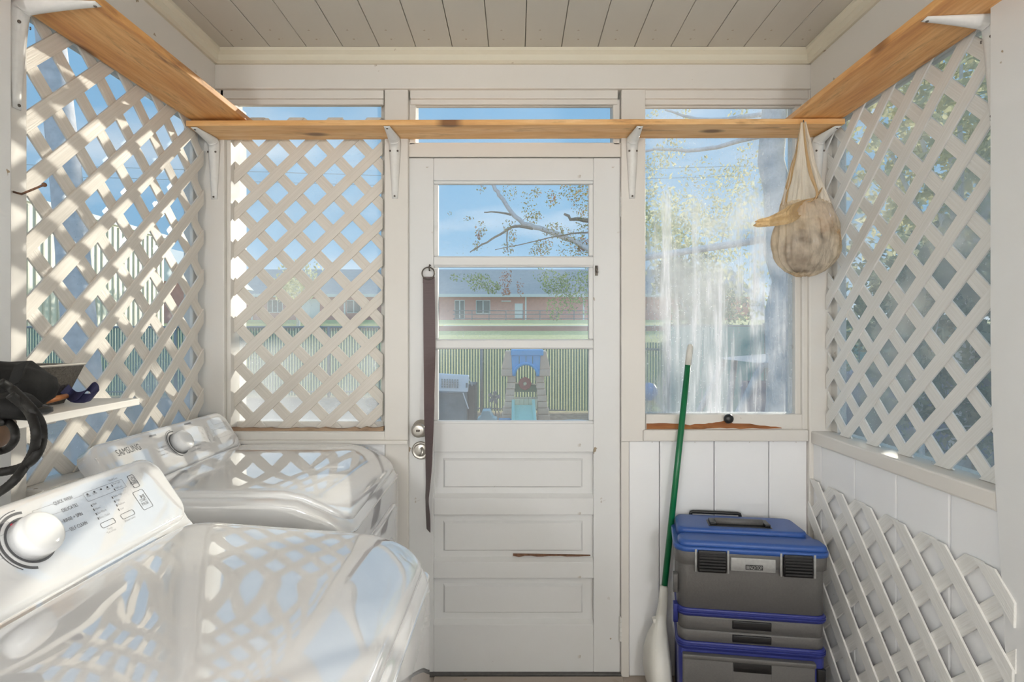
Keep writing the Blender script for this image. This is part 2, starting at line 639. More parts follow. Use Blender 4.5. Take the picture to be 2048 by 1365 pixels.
MT['glass_side'] = m_glass('dusty_side_window_glass', .07, .25, low=(-.62, -.2, .35))
MT['glass_streak'] = m_glass('streaked_window_glass', .07, .9, streak=.85)
MT['glass_right'] = m_glass('hazy_side_window_glass', .15, .35, dustcol=(.92, .88, .82, 1))


# ------------------------------------------------------------------ structure
T = 521.2
BACK = D            # door face
POST = D - .02      # face of posts and frieze

floor = structure('floor', 'worn brown board floor of the porch')
for k in range(18):
    y0 = -1.9 + k * .232
    m = MB().box(-1.3, 1.3, -.114, .114, -.03, 0)
    m.build('floorboard', MT['floor'], floor, bevel=.002, seg=1, M=Matrix.Translation((0, y0 + .116, 0)))
MB().box(-1.4, 1.4, -1.95, 2.4, -.12, -.031).build('subfloor', MT['dark'], floor)

ceiling = structure('ceiling', 'beige painted plank ceiling')
CZ = 2.378
seam = bx(1050, 2.08)
PW = .1356
k0 = -9
for k in range(k0, 9):
    xa = seam + k * PW
    if xa > 1.2 or xa + PW < -1.25: continue
    m = MB().box(-PW / 2 + .0011, PW / 2 - .0011, -2.0, 2.0, 0, .02)
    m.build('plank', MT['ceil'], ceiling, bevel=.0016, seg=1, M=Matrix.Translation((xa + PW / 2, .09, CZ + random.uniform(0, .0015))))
MB().box(-1.4, 1.4, -1.95, 2.4, CZ + .0235, CZ + .08).build('backing', MT['dark'], ceiling)

# back wall: frieze, header boards, posts, wainscot
wb = structure('wall_back', 'white painted wooden back wall of the porch', (0, D, 0))
P_ = MT['paint']
def board(name, u0, u1, v0, v1, y0, y1, parent, mat=None, bev=.003, yref=None):
    yr = yref or y0
    return MB().box(bx(u0, yr), bx(u1, yr), y0, y1, bz(v1, yr), bz(v0, yr)).build(name, mat or P_, parent, bevel=bev)

board('frieze_board', 424, 1632, 128, 177, POST - .012, 2.26, wb)
for (a, b) in ((440, 767), (820, 1236), (1289, 1617)):
    board('header_board', a, b, 179, 197, POST + .004, 2.128, wb)
    board('header_moulding', a, b, 196, 209, POST + .014, 2.128, wb, bev=.004)
board('post', 769, 816, 176, 882, POST, 2.24, wb)
board('post', 1243, 1291, 176, 884, POST, 2.24, wb)
board('door_header', 812, 1246, 285, 314, D + .0, 2.24, wb)
# corner posts
MB().box(-1.25, bx(447, POST), POST + .004, 2.25, 0, 2.25).build('corner_post', P_, wb, bevel=.004)
MB().box(bx(447, POST), bx(455, POST), POST + .022, 2.25, .9, 2.21).build('window_stop', P_, wb, bevel=.003)
MB().box(bx(1618, POST), 1.25, POST - .002, 2.25, 0, 2.25).build('corner_post', P_, wb, bevel=.004)
# jamb beside the door, below the right post
MB().box(bx(1243, POST), bx(1259, POST), POST + .004, 2.24, 0, bz(884, POST)).build('door_jamb', P_, wb, bevel=.003)
MB().box(bx(769, POST), bx(816, POST), POST + .006, 2.24, 0, bz(884, POST)).build('door_jamb', P_, wb, bevel=.003)
# wainscot boards to the right
PC = MT['paint_cool']
edges = [1259, 1321, 1431, 1541, 1618]
for a, b in zip(edges, edges[1:]):
    x0, x1 = bx(a, POST), bx(b, POST)
    MB().box(x0 + .0012, x1 - .0012, POST + .012, 2.2, .0, bz(884, POST)).build('wainscot_board', PC, wb, bevel=.004)
edges = [450, 530, 610, 690, 769]
for a, b in zip(edges, edges[1:]):
    x0, x1 = bx(a, POST), bx(b, POST)
    MB().box(x0 + .0012, x1 - .0012, POST + .012, 2.2, .0, bz(890, POST)).build('wainscot_board', PC, wb, bevel=.004)
MB().box(-1.25, 1.25, 2.235, 2.27, .0, bz(886, POST)).build('sheathing', MT['paint_cool'], wb)
# sills
board('sill', 1287, 1618, 861, 884, POST - .012, 2.24, wb, bev=.005)
board('sill', 452, 770, 864, 882, POST + .002, 2.24, wb, bev=.005)
board('sill_apron', 448, 815, 882, 890, POST - .014, POST + .012, wb, bev=.003)
m = MB()
x0, x1 = bx(458, 2.13), bx(768, 2.13)
poly = [(x0, bz(866, 2.13)), (x1, bz(866, 2.13)), (x1, bz(853, 2.13))]
n = 26
for k in range(n):
    t = 1 - (k + 1) / n
    poly.append((x0 + (x1 - x0) * t, bz(857, 2.13) + random.uniform(-.003, .006)))
m.prism(poly, (1, 0, 0), (0, 0, 1), (0, 1, 0), (0, 2.122, 0), .02)
m.build('rotted_sill_strip', MT['raw_grey'], wb, label='bare brown rotted strip of sill')
MB().box(bx(1243, D), bx(816, D), 2.105, 2.25, -.01, .012).build('threshold', MT['dark'], wb, bevel=.004)
MB().box(bx(870, D), bx(1243, D), 2.02, 2.1, 0, .008).build('threshold_board', MT['floor'], wb, bevel=.003)

# crown strips
c1 = structure('trim_1', 'cream crown strip under the plank ceiling at the back')
MB().prism([(0, 0), (-.034, 0), (-.034, -.012), (-.022, -.022), (-.02, -.043), (-.010, -.05), (0, -.05)], (0, 1, 0), (0, 0, 1), (1, 0, 0), (-1.14, POST - .011, CZ), 2.28).build('crown_strip', MT['paint_cream'], c1)
c2 = structure('trim_2', 'cream crown strip along the left ceiling beam')
MB().prism([(0, 0), (.034, 0), (.034, -.012), (.022, -.022), (.02, -.043), (.010, -.05), (0, -.05)], (1, 0, 0), (0, 0, 1), (0, 1, 0), (-1.134, -1.9, CZ), 3.985).build('crown_strip', MT['paint_cream'], c2)
c3 = structure('trim_3', 'cream crown strip along the right ceiling beam')
MB().prism([(0, 0), (-.034, 0), (-.034, -.012), (-.022, -.022), (-.02, -.043), (-.010, -.05), (0, -.05)], (1, 0, 0), (0, 0, 1), (0, 1, 0), (1.114, -1.9, CZ), 3.985).build('crown_strip', MT['paint_cream'], c3)

# left side wall with its window opening
XL = -1.175
wlft = structure('wall_left', 'white painted left wall of the porch', (-1.2, 1.7, 0))
MB().box(-1.30, -1.134, -1.9, POST - .012, 2.165, CZ).build('beam', P_, wlft, bevel=.004)
MB().box(-1.25, -1.16, 1.225, 1.3125, 0, 2.17).build('post', P_, wlft, bevel=.003)
MB().box(-1.25, -1.118, 1.31, 2.11, .895, .94).build('sill', P_, wlft, bevel=.005)
for k in range(5):
    y0 = 1.31 + k * .16
    MB().box(-1.2, -1.13, y0 + .001, y0 + .159, 0, .895).build('wainscot_board', PC, wlft, bevel=.004)
MB().box(-1.3, -1.2, 1.2, 2.2, 0, .9).build('sheathing', PC, wlft)
wnl = structure('wall_front_left', 'plain white wall face left of the camera', (-1.2, 0, 0))
MB().box(-1.3, -1.12, -1.9, 1.229, 0, 2.17).build('wall_face', MT['paint_door'], wnl, bevel=.004)

XR = 1.175
wrt = structure('wall_right', 'white painted right wall of the porch', (1.2, 1.7, 0))
MB().box(1.114, 1.30, -1.9, POST - .012, 2.165, CZ).build('beam', P_, wrt, bevel=.004)
MB().box(1.122, 1.25, 1.292, 2.11, .893, .94).build('sill', P_, wrt, bevel=.006)
ys = [2.12 - .075 - .2015 * k for k in range(5)]
ys = [2.115] + ys
for a, b in zip(ys, ys[1:]):
    MB().box(1.132, 1.2, b + .0015, a - .0015, 0, .893).build('wainscot_board', PC, wrt, bevel=.004)
MB().box(1.2, 1.3, 1.2, 2.2, 0, .9).build('sheathing', PC, wrt)
wnr = structure('wall_front_right', 'plain white wall face right of the camera', (1.2, 0, 0))
MB().prism([(-1.9, 0), (1.22, 0), (1.259, .515), (1.274, .75), (1.289, .95), (1.300, 1.15), (1.3027, 1.3), (1.3027, 2.17), (-1.9, 2.17)], (0, 1, 0), (0, 0, 1), (1, 0, 0), (1.12, 0, 0), .18).build('wall_face', MT['paint_door'], wnr)
wrear = structure('wall_rear', 'plain white house wall behind the camera', (0, -1.95, 0))
MB().box(-1.3, 1.3, -2.0, -1.9, 0, CZ).build('wall_face', P_, wrear)

# windows
def pane(parent, x0, x1, z0, z1, y, mat):
    return MB().box(x0, x1, y, y + .003, z0, z1).build('pane', mat, parent)

w1 = structure('window_1', 'dusty window behind the white lattice at the left of the door', (bx(610, 2.19), 2.19, .9))
yy = 2.19
pane(w1, bx(445, yy), bx(775, yy), bz(868, yy), bz(205, yy), yy, MT['glass_left'])
MB().box(bx(462, yy), bx(470, yy), yy - .015, yy + .03, bz(866, yy), bz(205, yy)).build('sash_stile', P_, w1, bevel=.002)
MB().box(bx(764, yy), bx(775, yy), yy - .015, yy + .03, bz(866, yy), bz(205, yy)).build('sash_stile', P_, w1, bevel=.002)
MB().box(bx(455, yy), bx(770, yy), yy - .02, yy + .03, bz(866, yy), bz(842, yy)).build('bottom_rail', P_, w1, bevel=.002)
MB().box(bx(455, yy), bx(770, yy), yy - .008, yy + .012, bz(212, yy), bz(190, yy)).build('top_rail', P_, w1, bevel=.002)

w2 = structure('window_2', 'streaked window right of the door', (bx(1450, 2.15), 2.15, .9))
yy = 2.15
pane(w2, bx(1288, yy), bx(1600, yy), bz(840, yy), bz(208, yy), yy, MT['glass_streak'])
MB().box(bx(1590, 2.13), bx(1604, 2.13), 2.128, 2.19, bz(848, 2.13), bz(205, 2.13)).build('sash_stile', P_, w2, bevel=.003)
MB().box(bx(1604, 2.115), bx(1618, 2.115), 2.112, 2.19, bz(860, 2.11), bz(205, 2.11)).build('window_stop', P_, w2, bevel=.003)
MB().box(bx(1291, 2.12), bx(1614, 2.12), 2.116, 2.19, bz(861, 2.12), bz(829, 2.12)).build('bottom_rail', P_, w2, bevel=.003)
MB().box(bx(1288, 2.13), bx(1614, 2.13), 2.13, 2.149, bz(215, 2.13), bz(200, 2.13)).build('top_rail', P_, w2, bevel=.003)
# peeled bare strip along the bottom rail
m = MB()
y = 2.116
top = [(1293, 848), (1330, 846), (1380, 850), (1410, 848), (1432, 846), (1450, 841), (1466, 847), (1500, 848), (1530, 852), (1563, 856)]
bot = [(1563, 857), (1520, 857), (1480, 858), (1440, 857), (1400, 859), (1350, 859), (1293, 860)]
poly = []
for q in (top, bot):
    for (a, b), (c, d) in zip(q, q[1:]):
        for t in range(3):
            poly.append((bx(a + (c - a) * t / 3, y), bz(b + (d - b) * t / 3 + random.uniform(-1, 1), y)))
    poly.append((bx(q[-1][0], y), bz(q[-1][1], y)))
m.prism(poly, (1, 0, 0), (0, 0, 1), (0, -1, 0), (0, 2.1165, 0), .0015)
m.build('peeled_paint_strip', MT['raw'], w2, label='bare brown wood where paint has peeled')
c = Vector((bx(1457, 2.10), 2.116, bz(838, 2.10)))
MB().lathe([(.012, 0), (.010, .008), (.017, .012), (.0185, .02), (.014, .027), (.006, .030)], c, (0, -1, 0), 20).build('window_knob', MT['black_pl'], w2, smooth=True, label='round black knob on the bottom rail')

w3 = structure('window_3', 'narrow transom window above the door', (0, 2.15, 2.0))
yy = 2.15
pane(w3, bx(815, yy), bx(1240, yy), bz(292, yy), bz(205, yy), yy, MT['glass_door'])
MB().box(bx(818, 2.12), bx(831, 2.12), 2.12, 2.19, bz(290, 2.12), bz(200, 2.12)).build('frame_stile', P_, w3, bevel=.003)
MB().box(bx(1226, 2.12), bx(1240, 2.12), 2.12, 2.19, bz(290, 2.12), bz(200, 2.12)).build('frame_stile', P_, w3, bevel=.003)
MB().box(bx(818, 2.13), bx(1240, 2.13), 2.13, 2.149, bz(213, 2.13), bz(198, 2.13)).build('frame_rail', P_, w3, bevel=.003)

w4 = structure('window_4', 'dusty window behind the left side lattice', (-1.21, 1.7, .94))
MB().box(-1.213, -1.21, 1.29, 2.12, .93, 2.2).build('pane', MT['glass_side'], w4)
MB().box(-1.235, -1.2, 2.055, 2.09, .94, 2.17).build('sash_stile', P_, w4, bevel=.003)
MB().box(-1.235, -1.2, 1.30, 2.1, 2.10, 2.17).build('top_rail', P_, w4, bevel=.003)
w5 = structure('window_5', 'hazy window behind the right side lattice', (1.21, 1.7, .94))
MB().box(1.21, 1.213, 1.2, 2.12, .93, 2.2).build('pane', MT['glass_right'], w5)
MB().box(1.2, 1.235, 2.06, 2.10, .94, 2.17).build('sash_stile', P_, w5, bevel=.003)
MB().box(1.2, 1.235, 1.2, 2.1, 2.10, 2.17).build('top_rail', P_, w5, bevel=.003)

# ------------------------------------------------------------------ the door
dr = structure('door_1', 'old white panelled back door with three glass panes', (bx(1030), D, 0))
DP = MT['paint_door']
def dbox(name, u0, u1, v0, v1, y0, y1, mat=None, bev=.003, parent=None):
    return MB().box(bx(u0), bx(u1), y0, y1, bz(v1), bz(v0)).build(name, mat or DP, parent or dr, bevel=bev)
dbox('stile', 817.5, 867, 316, 1350, D, D + .04)
dbox('stile', 1187, 1240.5, 316, 1350, D, D + .04)
for v0, v1 in ((316, 361), (514, 531), (681, 697), (848, 905), (997, 1031), (1125, 1158), (1250, 1350)):
    dbox('rail', 867, 1187, v0, v1, D + .0005, D + .04)
for v0, v1 in ((367, 512), (534, 679), (699, 843)):
    dbox('pane', 862, 1192, v0 - 6, v1 + 6, D + .022, D + .025, MT['glass_door'], 0)
    # putty moulding round each pane
    for (a, b, c, d) in ((866, 1188, v0 - 7, v0), (866, 1188, v1, v1 + 7), (866, 876, v0, v1), (1178, 1188, v0, v1)):
        dbox('glazing_bead', a, b, c, d, D + .007, D + .03, None, .005)
for v0, v1 in ((905, 997), (1031, 1125), (1158, 1250)):
    pnl = dbox('panel', 862, 1192, v0 - 4, v1 + 4, D + .022, D + .034)
    x0, x1, z0, z1 = bx(885), bx(1167), bz(v1 - 18), bz(v0 + 14)
    a = .008
    MB().add([(x0, D + .023, z0), (x1, D + .023, z0), (x1, D + .023, z1), (x0, D + .023, z1),
              (x0 + a, D + .012, z0 + a), (x1 - a, D + .012, z0 + a), (x1 - a, D + .012, z1 - a), (x0 + a, D + .012, z1 - a)],
             [(3, 2, 1, 0), (4, 5, 6, 7), (0, 1, 5, 4), (1, 2, 6, 5), (2, 3, 7, 6), (3, 0, 4, 7)]).build('raised_field', DP, pnl, fix=True)
    # sloped bottom moulding
    x0, x1 = bx(867), bx(1187)
    MB().prism([(D + .001, bz(v1)), (D + .03, bz(v1 - 9)), (D + .03, bz(v1))], (0, 1, 0), (0, 0, 1), (1, 0, 0), (x0, 0, 0), x1 - x0).build('moulding', DP, pnl)
# worn crack along a rail
m = MB()
poly = [(bx(1026), bz(1112)), (bx(1182), bz(1114.5))]
for k in range(14):
    poly.append((bx(1182 - k * 12), bz(1114.5 + random.uniform(1.2, 3.0) + (2 if k == 12 else 0))))
m.prism(poly, (1, 0, 0), (0, 0, 1), (0, -1, 0), (0, D + .0225, 0), .006)
m.build('cracked_seam', MT['rust'], dr, label='dark split seam under the second panel')
# hinges
for (v0, v1, u) in ((385, 435, 1243.5), (1232, 1280, 1241.5)):
    h = MB()
    zz0, zz1 = bz(v1), bz(v0)
    for k in range(5):
        a = zz0 + (zz1 - zz0) * k / 5
        b = zz0 + (zz1 - zz0) * (k + 1) / 5 - .0012
        h.tube([(bx(u), D - .008, a), (bx(u), D - .008, b)], .0075, 12)
    hb = h.build('hinge', MT['metal_white'], dr, smooth=False)
# knob set and thumb-turn
c = Vector((bx(843), D, bz(857)))
k1 = MB().lathe([(.032, 0), (.034, .004), (.03, .009), (.014, .012), (.012, .03), (.02, .036), (.026, .046), (.027, .056), (.022, .062), (.016, .063)], c, (-.05, -1, .02), 32).build('door_knob', MT['steel'], dr, smooth=True, label='round brushed metal door knob')
MB().box(c.x - .0095, c.x + .0045, D - .068, D - .062, c.z - .003, c.z + .005).build('lock_button', MT['dark_steel'], k1, bevel=.002)
c = Vector((bx(842), D, bz(901)))
k2 = MB().lathe([(.033, 0), (.035, .004), (.033, .008), (.028, .011), (.027, .009), (.02, .012), (.008, .013)], c, (0, -1, 0), 32).build('deadbolt', MT['steel'], dr, smooth=True, label='round brushed metal deadbolt plate')
MB().tube([c + Vector((.004, -.012, .012)), c + Vector((.010, -.02, 0)), c + Vector((.007, -.022, -.012)), c + Vector((-.002, -.02, -.018))], [.005, .006, .005, .003], 8).build('thumb_turn', MT['steel'], k2, smooth=True)
# small catch on the right stile and hook for the strap
p = at(1193, 540, D - .004)
MB().box(p.x - .005, p.x + .005, D - .006, D, p.z - .022, p.z + .016).tube([p + Vector((0, -.004, .012)), p + Vector((-.004, -.014, .004)), p + Vector((.003, -.012, -.012))], .003, 6).build('cabin_catch', MT['dark_steel'], dr)
p = at(860, 534, D - .01)
MB().tube([p + Vector((0, .012, .006)), p + Vector((0, -.008, .006)), p + Vector((0, -.02, -.004)), p + Vector((0, -.014, -.016)), p + Vector((0, -.004, -.014))], .0028, 8).build('hook', MT['dark_steel'], dr, smooth=True)


# ------------------------------------------------------------------ lattice panels
def clip(poly, w, h):
    for ax, lim, sg in ((0, 0, 1), (0, w, -1), (1, 0, 1), (1, h, -1)):
        out = []
        for i, p in enumerate(poly):
            q = poly[(i + 1) % len(poly)]
            ip, iq = sg * (p[ax] - lim) >= 0, sg * (q[ax] - lim) >= 0
            if ip: out.append(p)
            if ip != iq:
                t = (lim - p[ax]) / (q[ax] - p[ax])
                out.append((p[0] + (q[0] - p[0]) * t, p[1] + (q[1] - p[1]) * t))
        poly = out
        if not poly: return []
    return poly


def lattice(root, org, ex, ey, nn, w, h, pitch, sw, hole, mat, front=1, rot=0.0, th=.006):
    """org: lower corner; ex, ey in the plane; nn towards the viewer; hole: centre of one opening"""
    org, ex, ey, nn = Vector(org), Vector(ex), Vector(ey), Vector(nn)
    step = pitch / math.sqrt(2)
    for layer, sg in ((0, front), (1, -front)):
        ang = R(45) * sg + rot
        d = (math.cos(ang), math.sin(ang))
        q = (-d[1], d[0])
        p0 = hole[0] * q[0] + hole[1] * q[1]
        span = w + h
        for k in range(-40, 40):
            c = p0 + (k + .5) * step
            ctr = (q[0] * c, q[1] * c)
            poly = [(ctr[0] + d[0] * s + q[0] * t, ctr[1] + d[1] * s + q[1] * t) for s, t in ((-span * 2, -sw / 2), (span * 2, -sw / 2), (span * 2, sw / 2), (-span * 2, sw / 2))]
            poly = clip(poly, w, h)
            if len(poly) < 3: continue
            mx = sum(p[0] for p in poly) / len(poly)
            my = sum(p[1] for p in poly) / len(poly)
            area = abs(sum(poly[i][0] * poly[(i + 1) % len(poly)][1] - poly[(i + 1) % len(poly)][0] * poly[i][1] for i in range(len(poly)))) / 2
            if area < 2e-4: continue
            X = ex * d[0] + ey * d[1]
            Y = ex * q[0] + ey * q[1]
            Z = X.cross(Y)
            o = org + ex * mx + ey * my + nn * (-(layer + .5) * th)
            M = Matrix(((X.x, Y.x, Z.x, o.x), (X.y, Y.y, Z.y, o.y), (X.z, Y.z, Z.z, o.z), (0, 0, 0, 1)))
            loc = [((p[0] - mx) * d[0] + (p[1] - my) * d[1], (p[0] - mx) * q[0] + (p[1] - my) * q[1]) for p in poly]
            MB().prism(loc, (1, 0, 0), (0, 1, 0), (0, 0, 1), (0, 0, -th / 2), th).build('slat', mat, root, M=M, bevel=.0008, seg=1)


lp = thing('lattice_panel', 'cream diamond lattice over the left side window, dappled with sunlight', 'lattice panel', (XL, 1.7, .94))
lattice(lp, (XL - .001, 1.314, .941), (0, 1, 0), (0, 0, 1), (1, 0, 0), 2.085 - 1.314, 1.21, .1497, .0395, (1.5605 - 1.314, 1.5256 - .941), MT['slat'], front=1)
lp = thing('lattice_panel', 'beige diamond lattice in the window between the dryer and the door', 'lattice panel', (bx(610, 2.15), 2.15, .9))
zb, zt = bz(864, 2.155), bz(236, 2.155)
x0, x1 = bx(456, 2.155), bx(766, 2.155)
lattice(lp, (x0, 2.15, zb), (1, 0, 0), (0, 0, 1), (0, -1, 0), x1 - x0, zt - zb, .1482, .0395, (bx(554.7, 2.15) - x0, bz(309.3, 2.15) - zb), MT['slat'], front=1, rot=R(-1.3))
lp = thing('lattice_panel', 'white diamond lattice over the right side window beside the hanging bag', 'lattice panel', (XR, 1.7, .94))
lattice(lp, (XR + .001, 1.245, .941), (0, 1, 0), (0, 0, 1), (-1, 0, 0), 2.095 - 1.245, 1.21, .1508, .0395, (1.825 - 1.245, 1.3217 - .941), MT['slat_white'], front=-1)
# panel leaning against the lower right wall
lean = .022
lp = thing('lattice_panel', 'loose white lattice panel leaning on the lower right wall behind the tool chest', 'lattice panel', (1.07, 1.7, 0))
ey = Vector((lean, 0, math.sqrt(.76 ** 2 - lean ** 2))).normalized()
nrm = Vector((-ey.z, 0, ey.x))
lattice(lp, Vector((1.1165 - lean, 1.235, .004)), (0, 1, 0), ey, nrm, 2.105 - 1.235, .757, .1508, .040, (.251, .70), MT['slat_white'], front=1, th=.0065)


# ------------------------------------------------------------------ wooden shelves and brackets
SB = 2.053   # underside of the back shelf
sh = thing('wooden_shelf', 'orange pine board shelf running across above the door', 'shelf', (0, 2.04, SB))
m = MB().box(-1.172, 1.172, -.072, .072, 0, .0195)
ang = R(.18)
m.build('board', MT['pine'], sh, M=Matrix.Translation((0, 2.035, SB)) @ Matrix.Rotation(-ang, 4, 'Y'), bevel=.002)
SZ = SB + .0195 + .006
sh = thing('wooden_shelf', 'orange knotty pine board shelf along the upper left wall', 'shelf', (-1.07, 1.65, SZ))
MB().box(-.1, .1, -.60, .44, 0, .0195).build('board', MT['pine_y'], sh, M=Matrix.Translation((-1.068, 1.65, SZ)), bevel=.002)
sh = thing('wooden_shelf', 'orange pine board shelf along the upper right wall', 'shelf', (1.07, 1.65, SZ))
MB().box(-.09, .09, -.60, .44, 0, .0195).build('board', MT['pine_y'], sh, M=Matrix.Translation((1.076, 1.65, SZ)), bevel=.002)


def bracket(label, loc, out, arm, leg):
    """pressed steel shelf bracket: loc is the inner corner of wall and shelf, out points away from the wall"""
    t = thing('shelf_bracket', label, 'bracket', loc, 'white steel shelf brackets')
    out = Vector(out)
    side = out.cross(Vector((0, 0, 1)))
    L = Vector(loc)
    secs = []
    N = 9
    for k in range(N):          # along the arm towards the corner
        s = k / (N - 1)
        secs.append((out * (arm * (1 - s) + .022 * s), Vector((0, 0, -1)), .011 + .012 * s, .004 + .020 * s ** 1.3))
    for k in range(1, 5):       # round the corner
        a = R(90 * k / 5)
        c = out * .022 + Vector((0, 0, -.022))
        d = -out * math.sin(a) + Vector((0, 0, math.cos(a)))
        secs.append((c + d * .022, -d, .023, .024 + .004 * math.sin(2 * a)))
    for k in range(N):
        s = k / (N - 1)
        secs.append((Vector((0, 0, -(.022 * (1 - s) + leg * s))), out, .023 - .012 * s, .024 - .020 * s ** .8))
    rows = []
    for p, nrm_, w, h in secs:
        row = [L + p - side * w + nrm_ * 0]
        for j in range(-4, 5):
            f = j / 4
            row.append(L + p + side * (w * .92 * f) + nrm_ * (.0015 + h * math.sqrt(max(0, 1 - (f * .98) ** 2))))
        row.append(L + p + side * w)
        rows.append(row)
    mb = MB()
    mb.grid(rows, True)
    n = len(rows[0])
    mb.f.append(tuple(range(n)))
    mb.f.append(tuple(len(mb.v) - n + k for k in range(n))[::-1])
    mb.build('pressed_body', MT['metal_white'], t, smooth=True, fix=True)
    for p, d in ((out * (arm - .007) + Vector((0, 0, -.006)), Vector((0, 0, -1))), (Vector((0, 0, -leg + .008)) + out * .006, out),
                 (Vector((0, 0, -.05)) + out * .019 + side * .014, (out + side * .8).normalized()), (Vector((0, 0, -.05)) + out * .019 - side * .014, (out - side * .8).normalized())):
        MB().lathe([(.0038, 0), (.0036, .0022), (.002, .003)], L + p - d * .0005, d, 10).build('screw', MT['dark_steel'], t)
    return t


bracket('white steel bracket under the back shelf at its left end in the corner', (bx(428, POST), POST + .003, SB - .006), (0, -1, 0), .135, .225)
bracket('white steel bracket under the back shelf on the post left of the door', (bx(790, POST), POST - .001, SB - .004), (0, -1, 0), .135, .225)
bracket('white steel bracket under the back shelf on the post right of the door', (bx(1264, POST), POST - .001, SB - .004), (0, -1, 0), .135, .225)
bracket('white steel bracket under the back shelf behind the hanging bag', (bx(1634, POST), POST - .003, SB - .004), (0, -1, 0), .135, .225)
bracket('white steel bracket on the near left post under the left shelf', (-1.159, 1.283, SZ - .001), (1, 0, 0), .19, .245)
bracket('white steel bracket under the near end of the right shelf, half hidden by the wall', (1.165, 1.345, SZ - .001), (-1, 0, 0), .17, .245)

nl = thing('bent_nail', 'rusty bent nail sticking out of the near left post', 'nail', at(40, 388, 1.27))
pts = [Vector((-1.161, 1.277, EYE + (668 - 384) / F * 1.277)), at(24 + 19, 388.5, 1.27), at(88, 370, 1.235)]
MB().tube(pts, .0024, 8).build('shank', MT['rust'], nl, smooth=True)
dn = (pts[2] - pts[1]).normalized()
MB().lathe([(.005, 0), (.005, .0025), (.003, .003)], pts[2], dn, 12).build('head', MT['rust'], nl)


# ------------------------------------------------------------------ lettering
def text_mesh(body):
    cu = bpy.data.curves.new('lettering', 'FONT')
    cu.body = body
    cu.size = 1
    cu.resolution_u = 3
    ob = bpy.data.objects.new('lettering', cu)
    COL.objects.link(ob)
    dg = bpy.context.evaluated_depsgraph_get()
    me = bpy.data.meshes.new_from_object(ob.evaluated_get(dg))
    bpy.data.objects.remove(ob)
    bpy.data.curves.remove(cu)
    me.materials.clear()
    return me


class Face:
    """a flat face: origin, axis along the writing, axis up the face, normal"""
    def __init__(s, o, x, y):
        s.o, s.x = Vector(o), Vector(x).normalized()
        s.y = Vector(y).normalized()
        s.n = s.x.cross(s.y).normalized()

    def hit(s, u, v):
        d = Vector(((u - VU) / F, 1, -(v - VV) / F))
        e0 = Vector((0, 0, EYE))
        t = (s.o - e0).dot(s.n) / d.dot(s.n)
        p = e0 + d * t - s.o
        return p.dot(s.x), p.dot(s.y)

    def pt(s, a, b, h=0): return s.o + s.x * a + s.y * b + s.n * h

    def mat(s, a, b, h, sx=1, sy=1):
        p = s.pt(a, b, h)
        return Matrix(((s.x.x * sx, s.y.x * sy, s.n.x, p.x), (s.x.y * sx, s.y.y * sy, s.n.y, p.y), (s.x.z * sx, s.y.z * sy, s.n.z, p.z), (0, 0, 0, 1)))

    def text(s, body, p0, p1, mat, parent, h=.0004, tall=None, bold=1.0):
        a0, b0 = s.hit(*p0)
        a1, b1 = s.hit(*p1)
        me = text_mesh(body)
        w = max(v.co.x for v in me.vertices) - min(v.co.x for v in me.vertices)
        sc = abs(a1 - a0) / w
        sy = tall / .7 if tall else sc
        for v in me.vertices:
            v.co.x *= sc
            v.co.y *= sy
        return link_mesh('lettering', me, mat, parent, s.mat(a0, (b0 + b1) / 2, h))

    def frame(s, bl, tr, mat, parent, t=.0011, r=.004, h=.0004, name='button_outline'):
        a0, b0 = s.hit(*bl)
        a1, b1 = s.hit(*tr)
        a0, a1, b0, b1 = min(a0, a1), max(a0, a1), min(b0, b1), max(b0, b1)
        def rr(i):
            o = []
            q = max(r - i, .0008)
            for cx, cy, an in ((a1 - i - q, b1 - i - q, 0), (a0 + i + q, b1 - i - q, 90), (a0 + i + q, b0 + i + q, 180), (a1 - i - q, b0 + i + q, 270)):
                for k in range(4):
                    z = R(an + 30 * k)
                    o.append(s.pt(cx + q * math.cos(z), cy + q * math.sin(z), h))
            return o
        return MB().grid([rr(0), rr(t)], True).build(name, mat, parent)

    def rect(s, a0, b0, a1, b1, mat, parent, name='mark', h=.0004):
        return MB().add([s.pt(a0, b0, h), s.pt(a1, b0, h), s.pt(a1, b1, h), s.pt(a0, b1, h)], [(0, 1, 2, 3)]).build(name, mat, parent)

    def line(s, pts, t, mat, parent, h=.0004, name='leader_line'):
        m = MB()
        q = [s.hit(*p) for p in pts]
        for (a, b), (c, d) in zip(q, q[1:]):
            L = math.hypot(c - a, d - b)
            if L < 1e-6: continue
            nx, ny = -(d - b) / L * t / 2, (c - a) / L * t / 2
            m.add([s.pt(a + nx, b + ny, h), s.pt(a - nx, b - ny, h), s.pt(c - nx, d - ny, h), s.pt(c + nx, d + ny, h)], [(0, 1, 2, 3)])
        return m.build(name, mat, parent)

    def arc(s, a, b, r, t, d0, d1, mat, parent, h=.0006, name='dial_ring', n=36):
        rows = [[], []]
        for k in range(n + 1):
            z = R(d0 + (d1 - d0) * k / n)
            rows[0].append(s.pt(a + (r + t / 2) * math.cos(z), b + (r + t / 2) * math.sin(z), h))
            rows[1].append(s.pt(a + (r - t / 2) * math.cos(z), b + (r - t / 2) * math.sin(z), h))
        return MB().grid(rows).build(name, mat, parent)


